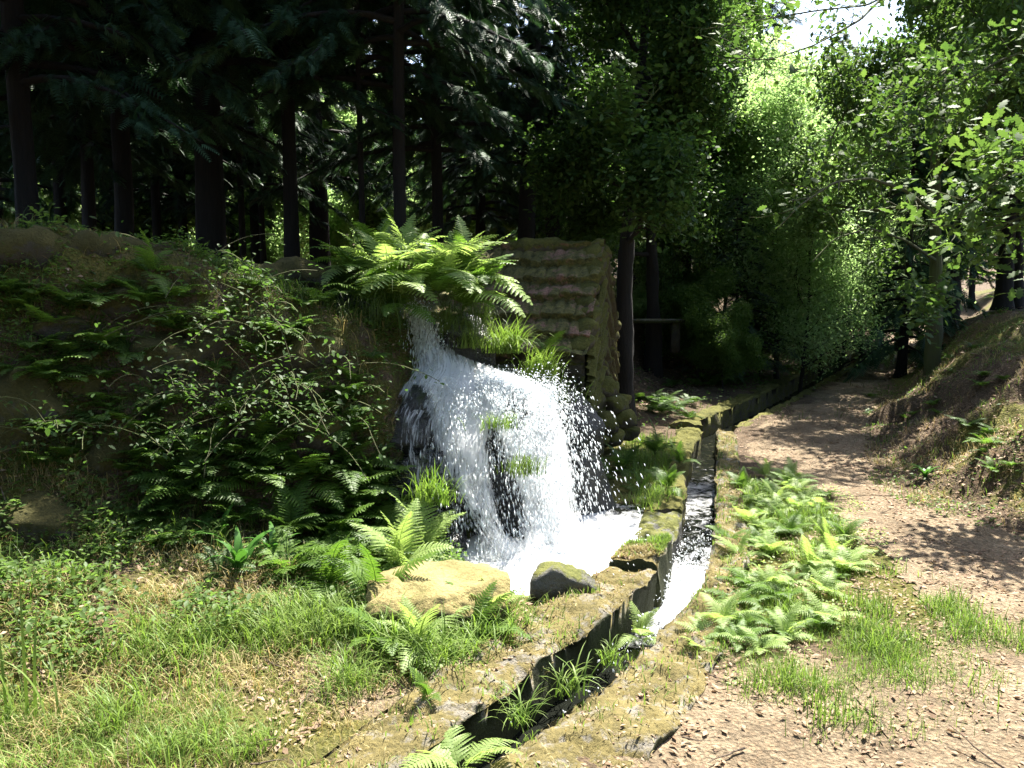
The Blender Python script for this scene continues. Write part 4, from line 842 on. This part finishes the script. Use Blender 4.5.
# ---------------------------------------------------------------- ferns and plants on the ground
cnt = 0
def words(i, opts): return opts[i % len(opts)]
fl = [  # px, py, size, mat, label
 (200, 500, .34, 'fernd', 'shaded fern at the left end of the fern hollow'), (255, 490, .36, 'fern', 'fern in the middle of the hollow below the brambles'), (160, 480, .30, 'fernd', 'low dark fern left of the hollow'),
 (305, 492, .36, 'fern', 'upright fern in the hollow right of the middle'), (345, 480, .34, 'fernd', 'dark fern under the black rock'), (350, 430, .30, 'fernd', 'fern reaching right beside the wet rock'), (372, 508, .34, 'fern', 'arching fern next to the dark wet rock'),
 (385, 548, .36, 'fern', 'fern behind the mossy boulder'), (425, 560, .36, 'fernl', 'sunlit fern spreading over the mossy boulder'), (400, 575, .34, 'fernl', 'bright fern at the left of the mossy boulder'), (330, 545, .34, 'fern', 'fern in the centre of the left foreground hollow'), (290, 540, .32, 'fernd', 'fern in shade behind the strap leaved plant'),
 (375, 610, .32, 'fern', 'fern below the left end of the mossy boulder'), (335, 590, .30, 'fern', 'low fern left of the mossy boulder'), (150, 278, .26, 'fern', 'small fern growing before the fallen trunk'), (420, 655, .28, 'fernl', 'fern leaning against the front of the mossy boulder'), (470, 640, .28, 'fern', 'fern at the right front of the mossy boulder'),
 (490, 620, .24, 'fernl', 'fern between the mossy boulder and the pool'), (385, 650, .26, 'fern', 'grassy fern at the boulder foot'), (260, 450, .28, 'fernd', 'dark fern beneath the bramble leaves'), (210, 460, .26, 'fernd', 'half hidden fern below the bank boulders')]
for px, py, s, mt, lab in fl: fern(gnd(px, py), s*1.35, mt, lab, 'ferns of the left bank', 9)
fr_ = [(742, 492, .30), (765, 478, .34), (790, 482, .30), (775, 505, .28), (748, 525, .30), (790, 535, .32), (825, 545, .32), (770, 555, .30), (740, 560, .30), (808, 570, .30), (845, 540, .26), (735, 590, .30), (770, 590, .30), (800, 600, .28), (722, 625, .30), (750, 630, .30), (712, 660, .28), (745, 670, .26), (785, 640, .26), (760, 700, .24), (730, 545, .26), (838, 560, .26)]
pos_w = ['at the far tip of the ferny verge', 'tallest, under the path shadow', 'beside the bare path bend', 'second rank from the far tip', 'hugging the kerb in the far half', 'in the middle of the upper verge', 'leaning right over the path', 'in the heart of the verge', 'overhanging the kerb mid way', 'facing the path mid way', 'rightmost, touching the bare path', 'at the kerb below the middle', 'in the lower middle of the verge', 'beside the trampled twigs', 'over the kerb opposite the splash', 'centre of the near half', 'nearest the kerb in the near half', 'near end between grass tufts', 'near end facing the path', 'nearest one to the camera', 'small, on the kerb edge far half', 'small, beside the rightmost one']
for i, (px, py, s) in enumerate(fr_):
    if py > 640 or (py > 580 and i % 2): continue
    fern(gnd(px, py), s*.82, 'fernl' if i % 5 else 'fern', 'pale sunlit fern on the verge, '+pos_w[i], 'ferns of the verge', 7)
for px, py, Y, s, mt, lab, n_ in [(462, 775, 2.75, .34, 'fernl', 'bright fern rising from the channel bottom at the photo lower edge', 6), (640, 640, 4.15, .22, 'fernl', 'small pale fern growing from the kerb over the channel', 6), (428, 700, 3.1, .16, 'fern', 'tiny fern on the dark channel side wall', 5), (655, 455, 7.6, .36, 'fernd', 'dark fern below the mossy stone heap', 8), (625, 470, 7.4, .36, 'fernd', 'dark fern left below the mossy stone heap', 8), (680, 465, 7.4, .30, 'fernd', 'dark fern beside the channel under the hut', 7), (640, 500, 6.6, .30, 'fern', 'fern on the island between pool and channel', 8), (668, 490, 6.8, .28, 'fern', 'fern on the grassy island by the channel water', 8), (600, 480, 6.9, .34, 'fernd', 'dark fern behind the spray', 7), (545, 355, 6.6, .30, 'fern', 'fern on the rock beside the hut eave', 7)]:
    fern(at(px, py, Y), s, mt, lab, None, n_)
for i in range(46):
    px, py = random.uniform(140, 400), random.uniform(445, 600)
    if py > 600-(400-px)*.25+20: continue
    fern_single(gnd(px, py), random.uniform(.22, .4), random.choice(('fernd', 'fern')), 'green fern crowding the hollow of the left bank', 'ferns crowding the left hollow', i)
for i in range(64):
    y = random.uniform(3.5, 6.8); x = float(np.interp(y, [q[1] for q in CH], [q[0] for q in CH]))+random.uniform(.40, 1.05)
    fern_single((x, y, hz(x, y)), random.uniform(.12, .24), random.choice(('fernl', 'fernl', 'fern')), 'small pale fern among the taller ones of the verge', 'small ferns of the verge', i)
for i in range(42):       # far verge and shaded floor
    Y = random.uniform(11, 22); f = (Y-9.9)/12.9; x = 2.2+f*7.9-random.uniform(.25, 1.6)*(1+f); fern_single((x, Y, hz(x, Y)), random.uniform(.25, .42), random.choice(('fernd', 'fern')), 'small fern on the verge behind the far kerb', 'ferns behind the far kerb', i)
for i in range(26):
    px, py = random.uniform(860, 1015), random.uniform(345, 480); p = gnd(px, py); fern_single(p, random.uniform(.12, .24), random.choice(('fernd', 'fern')), 'little fern or moss sprig on the right bank', 'small ferns of the right bank', i)
for i in range(12):
    x, y = random.uniform(1.2, 2.3), random.uniform(9.9, 11.6); fern_single((x, y, hz(x, y)), random.uniform(.22, .38), 'fernd', 'dark fern on the litter slope below the straight black trunk', 'ferns at the foot of the litter slope', i)
for i in range(20):
    px = random.uniform(20, 330); p = at(px, 0, random.uniform(6.6, 8.5)); fern_single((p.x, p.y, hz(p.x, p.y)), random.uniform(.3, .5), 'fernd', 'fern on the shaded ground behind the bank crest', 'ferns behind the crest', i)
# strap leaved plants
TM = mk('leaf', [blade_arr(9, .17, 95, 1, 75)], M['tongue'], True)
def strap(px, py, s, label, n_=7):
    e = bpy.data.objects.new('strap_leaf_plant', None); COL.objects.link(e); e.location = gnd(px, py); tag(e, label, 'plant')
    for i in range(n_): obj('leaf', TM, e, (0, 0, 0), (0, random.uniform(-.3, .3), i*6.28/n_+random.uniform(-.3, .3)), s*random.uniform(.7, 1.15))
strap(240, 575, .34, 'glossy strap leaved fern in the hollow left of the boulder'); strap(222, 545, .28, 'second glossy strap leaved fern behind the first'); strap(275, 560, .28, 'glossy strap leaved fern touching the ferns right of the hollow'); strap(925, 478, .2, 'pale spiky rosette at the foot of the right bank', 10); strap(560, 690, .08, 'tiny rosette on the channel wall', 5); strap(700, 500, .01, 'tiny shoot by the kerb', 3) if False else None
for i in range(80):
    px, py = random.uniform(5, 380), random.uniform(285, 480)
    fern_single(gnd(px, py), random.uniform(.16, .34), random.choice(('fernd', 'fern')), 'little fern rooted between the stones of the left bank face', 'small ferns of the left bank face', i)
# brambles
def bramble(px, py, s, label, seed, mat='leafm'):
    r = np.random.default_rng(seed); p = gnd(px, py); wood, tips = [], []
    for i in range(6):
        d = np.array((r.normal(0, .7), -abs(r.normal(.6, .4)), .9)); d /= np.linalg.norm(d); Q = [np.zeros(3)]
        for j in range(9): d = d+np.array((r.normal(0, .12), r.normal(0, .12), -.16)); d /= np.linalg.norm(d); Q.append(Q[-1]+d*.09*s)
        wood.append(tube(np.array(Q), .003, 3)); tips += Q[2:]
    e = bpy.data.objects.new('bramble', None); COL.objects.link(e); e.location = p; tag(e, label, 'plant', 'brambles on the left bank')
    obj('stems', mk('stems', wood, M['barkm']), e); obj('leaves', mk('leaves', crown_arr(np.array(tips), 3, .042, .05, seed, 'oval', .35), M[mat]), e)
for i, (px, py, s, lab) in enumerate([(225, 330, 1., 'bramble spray near the crest left of the hanging grass'), (262, 345, 1., 'pale leafed bramble between the bank boulders'), (300, 400, 1.2, 'bramble with wide pale leaves above the hollow'), (240, 395, 1., 'bramble trailing over the dark bank rock'), (275, 430, 1.1, 'bramble leaves over the fern hollow'), (120, 440, .9, 'thin bramble on the brown rock low in the bank'), (60, 450, .9, 'bramble shoot at the left of the bank'), (160, 400, .8, 'small bramble beside the mossy bank rock'), (330, 380, 1., 'bramble in the shade before the hanging grass'), (230, 420, 1., 'bramble low under the bank boulders'), (340, 425, .9, 'bramble leaves beside the black rock'), (190, 290, .9, 'leafy shoot on the crest before the trunk')]): bramble(px, py, s, lab, 500+i, 'leafd')
for i, (px, py, L) in enumerate([(372, 640, .2), (395, 655, .24), (415, 668, .24), (440, 672, .22), (465, 660, .2), (488, 645, .2), (360, 625, .18), (505, 632, .18)]):
    p = gnd(px, py); o = obj('grass_tussock', tuft(110, L*1.35, 'grass', .008, .07, 640+i, (40, 130)), None, p); tag(o, 'broad bladed grass clump rooted along the front foot of the golden mossy boulder', 'grass', 'grass clumps at the boulder foot')
# tussocks
for i, (px, py, Y, L, n_, mt, w_, lab) in enumerate([
    (432, 500, 5.0, .30, 170, 'grass', .009, 'grass tussock hanging from the wet rock beside the cascade'), (505, 350, 6.2, .34, 260, 'grass', .008, 'long arching grass between the fall and the hut wall'),
    (540, 378, 6.1, .36, 220, 'grass', .008, 'grass arching over the white water on its right'), (560, 400, 6.1, .28, 160, 'grassd', .008, 'darker grass tuft at the right of the white water'), (470, 345, 6.15, .25, 150, 'grass', .008, 'short bright tuft beside the upper fall'), (524, 470, 5.10, .20, 130, 'grassd', .006, 'grass strip growing down the rock inside the cascade'),
    (500, 425, 5.27, .16, 110, 'grass', .006, 'mossy tuft where the water parts'), (565, 690, 3.45, .24, 46, 'grass', .008, 'tuft rising from the channel beside the kerb'), (610, 660, 3.8, .16, 48, 'grass', .007, 'small tuft on the kerb edge over the channel'), (520, 720, 3.05, .2, 44, 'grass', .007, 'thin tuft inside the dark channel'),
    (660, 500, 6.5, .2, 240, 'grass', .007, 'dense low tuft on the island beside the channel'), (640, 508, 6.3, .18, 200, 'grass', .007, 'dense low tuft behind the wet slab'), (505, 650, 3.95, .22, 90, 'grass', .008, 'grass between the boulder and the channel wall')]):
    o = obj('grass_tussock', tuft(n_, L, mt, w_, .07 if n_ > 60 else .035, 600+i, (40, 130), -1.2 if i in (0, 1, 2, 5) else None), None, at(px, py, Y)); tag(o, lab, 'grass')
e = bpy.data.objects.new('tall_grass', None); COL.objects.link(e); e.location = at(28, 720, 2.9); tag(e, 'few tall bright grass blades at the lower left photo edge', 'grass')
for k_, (x_, L, b_, w_) in enumerate([(0, .62, 20, .012), (.03, .5, 35, .013), (-.05, .45, 50, .012), (-.08, .55, 30, .010), (.07, .35, 80, .011), (-.12, .4, 70, .012), (.12, .3, 60, .01)]): V, F = blade_arr(10, w_/L, b_, 1, 85); obj('blade', mk('blade', [(V*L, F)], M['grass']), e, (x_, 0, -.02), (0, 0, random.uniform(1.8, 4)))

# ---------------------------------------------------------------- ground cover (stuff)
def scatter(n, xr, yr, dens, seed):
    r = np.random.default_rng(seed); x = r.uniform(*xr, n); y = r.uniform(*yr, n); d = dens(x, y); k = r.uniform(0, 1, n) < d; return x[k], y[k], r
def ell(x, y, cx, cy, rx, ry, soft=.4): return sm((1-np.hypot((x-cx)/rx, (y-cy)/ry))/soft)
def chan_free(x, y):
    d, (cw,) = pline(x, y, CH, [CW]); return (np.abs(d) > cw+.10)
def grass_stuff(name, n, xr, yr, dens, mat, L, w_, seed, bend=(20, 110)):
    x, y, r = scatter(n, xr, yr, lambda a, b: dens(a, b)*chan_free(a, b)*~inpoly(a, b, POOL), seed); z = H(x, y); ps = []
    lab = r.integers(0, 6, len(x))
    clump = .55+.6*sm(fbm(x*4, y*4, seed, 3)+.5)
    for k in range(6):
        m = lab == k; V, F = blade_arr(5, w_/L, r.uniform(*bend), 1, r.uniform(60, 88)); q = m.sum()
        ps.append(inst(V, F, np.stack([x[m], y[m], z[m]-.008], 1), rotm(r.uniform(0, 6.28, q), r.normal(0, .2, q), 0), L*r.uniform(.35, 1.15, q)*clump[m]))
    tag(obj(name, mk(name, ps, M[mat])), None, None, None, 'stuff')
sgn = lambda x, y: pline(x, y, FL)[0]; sgr = lambda x, y: -pline(x, y, RB)[0]; sch = lambda x, y: -pline(x, y, CH)[0]
nz = lambda x, y, f=2.2, s=0: sm(fbm(x*f, y*f, s, 3)*.9+.5)
grass_stuff('grass', 60000, (-3.2, -.3), (2.4, 3.9), lambda x, y: (sch(x, y) < -.55)*(.06+.94*nz(x, y, 3.2))*(.10+.7*np.maximum(ell(x, y, -1.75, 2.75, 1.25, .9), ell(x, y, -.95, 3.45, .6, .5))), 'grass', .20, .005, 1, (30, 140))
grass_stuff('grass', 38000, (-3.4, -.2), (2.3, 4.6), lambda x, y: (sch(x, y) < -.35)*(.3+.7*nz(x, y, 3, 3)), 'grassy', .12, .0035, 2, (40, 150))
grass_stuff('grass', 105000, (.9, 3.0), (2.5, 7.0), lambda x, y: (sch(x, y) > .25)*nz(x, y, 3, 5)*np.maximum(np.maximum(ell(x, y, 1.5, 3.95, .72, 1.15), ell(x, y, 1.95, 5.8, .5, 1.2)*.7), np.maximum(ell(x, y, 2.3, 3.9, .6, .8)*.75, ell(x, y, 1.4, 3.1, .7, .35)*.35)), 'grass', .12, .0045, 3)
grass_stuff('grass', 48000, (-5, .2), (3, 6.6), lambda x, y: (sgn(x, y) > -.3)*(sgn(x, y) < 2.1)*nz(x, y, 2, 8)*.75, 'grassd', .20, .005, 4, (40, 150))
grass_stuff('grass', 26000, (-5, -.2), (3, 6.4), lambda x, y: (sgn(x, y) > -.6)*(sgn(x, y) < 2.1)*nz(x, y, 2, 12)*.8, 'grassy', .16, .004, 5, (60, 150))
grass_stuff('grass', 70000, (2.8, 8.5), (4, 12), lambda x, y: (sgr(x, y) > .0)*(sgr(x, y) < 2.2)*nz(x, y, 2, 15)*.9, 'grassy', .10, .004, 6, (60, 150))
grass_stuff('grass', 30000, (2.8, 8.5), (4, 13), lambda x, y: (sgr(x, y) > -.1)*(sgr(x, y) < 2.0)*nz(x, y, 1.6, 18)*.8, 'grass', .09, .005, 7)
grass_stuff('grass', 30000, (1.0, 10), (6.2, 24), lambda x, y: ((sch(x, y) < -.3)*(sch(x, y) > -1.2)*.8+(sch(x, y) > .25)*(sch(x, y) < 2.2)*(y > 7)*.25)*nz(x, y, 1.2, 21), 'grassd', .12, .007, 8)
grass_stuff('grass', 8000, (1.0, 2.1), (6.0, 9.0), lambda x, y: (sch(x, y) < -.2)*(sch(x, y) > -.8)*1.0, 'grass', .12, .006, 9)
# dead leaves and twigs lying about
LT = np.array([(0, 0, 0), (.4, -.24, .10), (1, 0, .02), (.4, .24, .12), (.5, 0, -.03)]); LF = np.array([(0, 1, 4, 3), (1, 2, 3, 4)])
def litter(n, xr, yr, dens, size, seed, mat='litter'):
    x, y, r = scatter(n, xr, yr, lambda a, b: dens(a, b)*chan_free(a, b)*~inpoly(a, b, POOL), seed); q = len(x); V, F = inst(LT, LF, np.stack([x, y, H(x, y)+.010], 1), rotm(r.uniform(0, 6.28, q), r.normal(0, .25, q), r.normal(0, .3, q)), size*r.uniform(.4, 1.3, q))
    tag(obj('leaf_litter', mk('leaf_litter', [(V, F)], M[mat])), None, None, None, 'stuff')
litter(42000, (.3, 5.5), (2.4, 12), lambda x, y: (sch(x, y) > .2)*(sgr(x, y) < 1.8)*nz(x, y, 2.5, 30)*np.where(sch(x, y) < .9, .5, 1), .026, 20)
litter(9000, (.3, 4.5), (2.4, 7), lambda x, y: (sch(x, y) > .2)*nz(x, y, 3, 34), .036, 25)
litter(22000, (-4.5, .5), (2.4, 6.5), lambda x, y: (sch(x, y) < -.5)*nz(x, y, 2.5, 31), .038, 21)
litter(14000, (.6, 8), (9, 17), lambda x, y: (sgn(x, y) > -.4)*(sgn(x, y) < 4)*1.0, .06, 22)
litter(12000, (3, 10), (6, 20), lambda x, y: (sgr(x, y) > -.4)*(sgr(x, y) < 4)*1.0, .05, 23)
def creeper(n, xr, yr, dens, size, hgt, seed, mat):
    x, y, r = scatter(n, xr, yr, lambda a, b: dens(a, b)*chan_free(a, b)*~inpoly(a, b, POOL), seed); q = len(x); TV, T4, _ = leaf_tpl('oval')
    V, F = inst(TV, T4, np.stack([x, y, H(x, y)+r.uniform(0, 1, q)*hgt*nz(x, y, 3, seed)], 1), rotm(r.uniform(0, 6.28, q), r.normal(.1, .4, q), r.normal(0, .4, q)), size*r.uniform(.5, 1.2, q)); tag(obj('creeping_leaves', mk('creeping_leaves', [(V, F)], M[mat])), None, None, None, 'stuff')
creeper(80000, (-5, .2), (2.9, 6.6), lambda x, y: (sgn(x, y) > -1.0)*(sgn(x, y) < 2.2)*sm(fbm(x*2.2, y*2.2, 51, 4)*1.2+.5), .038, .18, 51, 'leafm')
creeper(60000, (-5, .2), (3.2, 6.8), lambda x, y: (sgn(x, y) > -.6)*(sgn(x, y) < 2.3)*sm(fbm(x*2.6, y*2.6, 61, 4)*1.2+.3), .028, .12, 61, 'fern')
creeper(12000, (.9, 2.8), (2.9, 7), lambda x, y: (sch(x, y) > .3)*(sch(x, y) < 1.3)*sm(fbm(x*3, y*3, 52, 3)+.2), .022, .05, 52, 'fernl')
creeper(34000, (2.8, 9), (4.5, 14), lambda x, y: (sgr(x, y) > -.1)*(sgr(x, y) < 2.5)*sm(fbm(x*1.8, y*1.8, 53, 3)*1.3), .035, .08, 53, 'leafm')
creeper(26000, (1.5, 12), (9.5, 24), lambda x, y: (sch(x, y) < -.35)*(sch(x, y) > -2.2)*sm(fbm(x*1.2, y*1.2, 54, 3)+.4), .06, .2, 54, 'leafm')
def twigs(n, xr, yr, dens, seed):
    x, y, r = scatter(n, xr, yr, lambda a, b: dens(a, b)*chan_free(a, b)*~inpoly(a, b, POOL), seed); ps = []
    for a, b in zip(x, y):
        L = r.gamma(3, .035)+.03; th = r.uniform(0, 6.28); s = np.linspace(0, L, 5); P = np.stack([a+np.cos(th)*s+r.normal(0, .006, 5), b+np.sin(th)*s+r.normal(0, .006, 5), 0*s], 1); P[:, 2] = H(P[:, 0], P[:, 1])+.012+s*r.uniform(0, .25); ps.append(tube(P, np.linspace(.0035, .0012, 5)*r.uniform(.6, 1.6), 4))
    tag(obj('twig_litter', mk('twig_litter', ps, M['twig'])), None, None, None, 'stuff')
twigs(420, (.5, 4.5), (2.5, 9), lambda x, y: (sch(x, y) > .3)*(sgr(x, y) < .8)*np.clip(.3+ell(x, y, 2.25, 4.3, .5, .4), 0, 1), 40)
twigs(260, (-3.5, 0), (2.4, 6), lambda x, y: (sch(x, y) < -.5)*.8, 41)
twigs(200, (3, 6), (5, 10), lambda x, y: (sgr(x, y) > 0)*1.0, 42)
print('objects', len(bpy.data.objects))

def kerb_cover(name, n, lo, hi, edge, make, mat, seed, big=(0, 1, 4)):
    r = np.random.default_rng(seed); pts = []
    for ki in big:
        bv, A, B = KERB[ki]
        for _ in range(n if ki else n//2):
            i = r.integers(2, len(A)-2); u = r.uniform(.04, .96)
            if edge: u = (r.beta(.5, .5)*.96+.02)
            p = A[i]*(1-u)+B[i]*u
            if vn3(p[0]*5, p[1]*5, seed) < r.normal(lo, .3): continue
            h = bv.ray_cast(Vector((p[0], p[1], 1)), Vector((0, 0, -1)))
            if h[0] is not None and h[0].z > -.08: pts.append(h[0][:])
    pts = np.array(pts); q = len(pts); V, F, M3, sc = make(q, r); tag(obj(name, mk(name, [inst(V, F, pts+np.array((0, 0, .003)), M3, sc)], M[mat])), None, None, None, 'stuff')
kerb_cover('leaf_litter', 1500, .1, 0, False, lambda q, r: (LT, LF, rotm(r.uniform(0, 6.28, q), r.normal(0, .2, q), r.normal(0, .25, q)), .024*r.uniform(.4, 1.3, q)), 'litter', 71)
kerb_cover('grass', 5000, .15, 0, True, lambda q, r: (*blade_arr(4, .12, 70, 1, 75), rotm(r.uniform(0, 6.28, q), r.normal(0, .3, q), 0), .045*r.uniform(.3, 1.3, q)), 'grass', 72)
kerb_cover('grass', 5000, .05, 0, True, lambda q, r: (*blade_arr(4, .12, 110, 1, 65), rotm(r.uniform(0, 6.28, q), r.normal(0, .3, q), 0), .03*r.uniform(.3, 1.3, q)), 'grassy', 73)
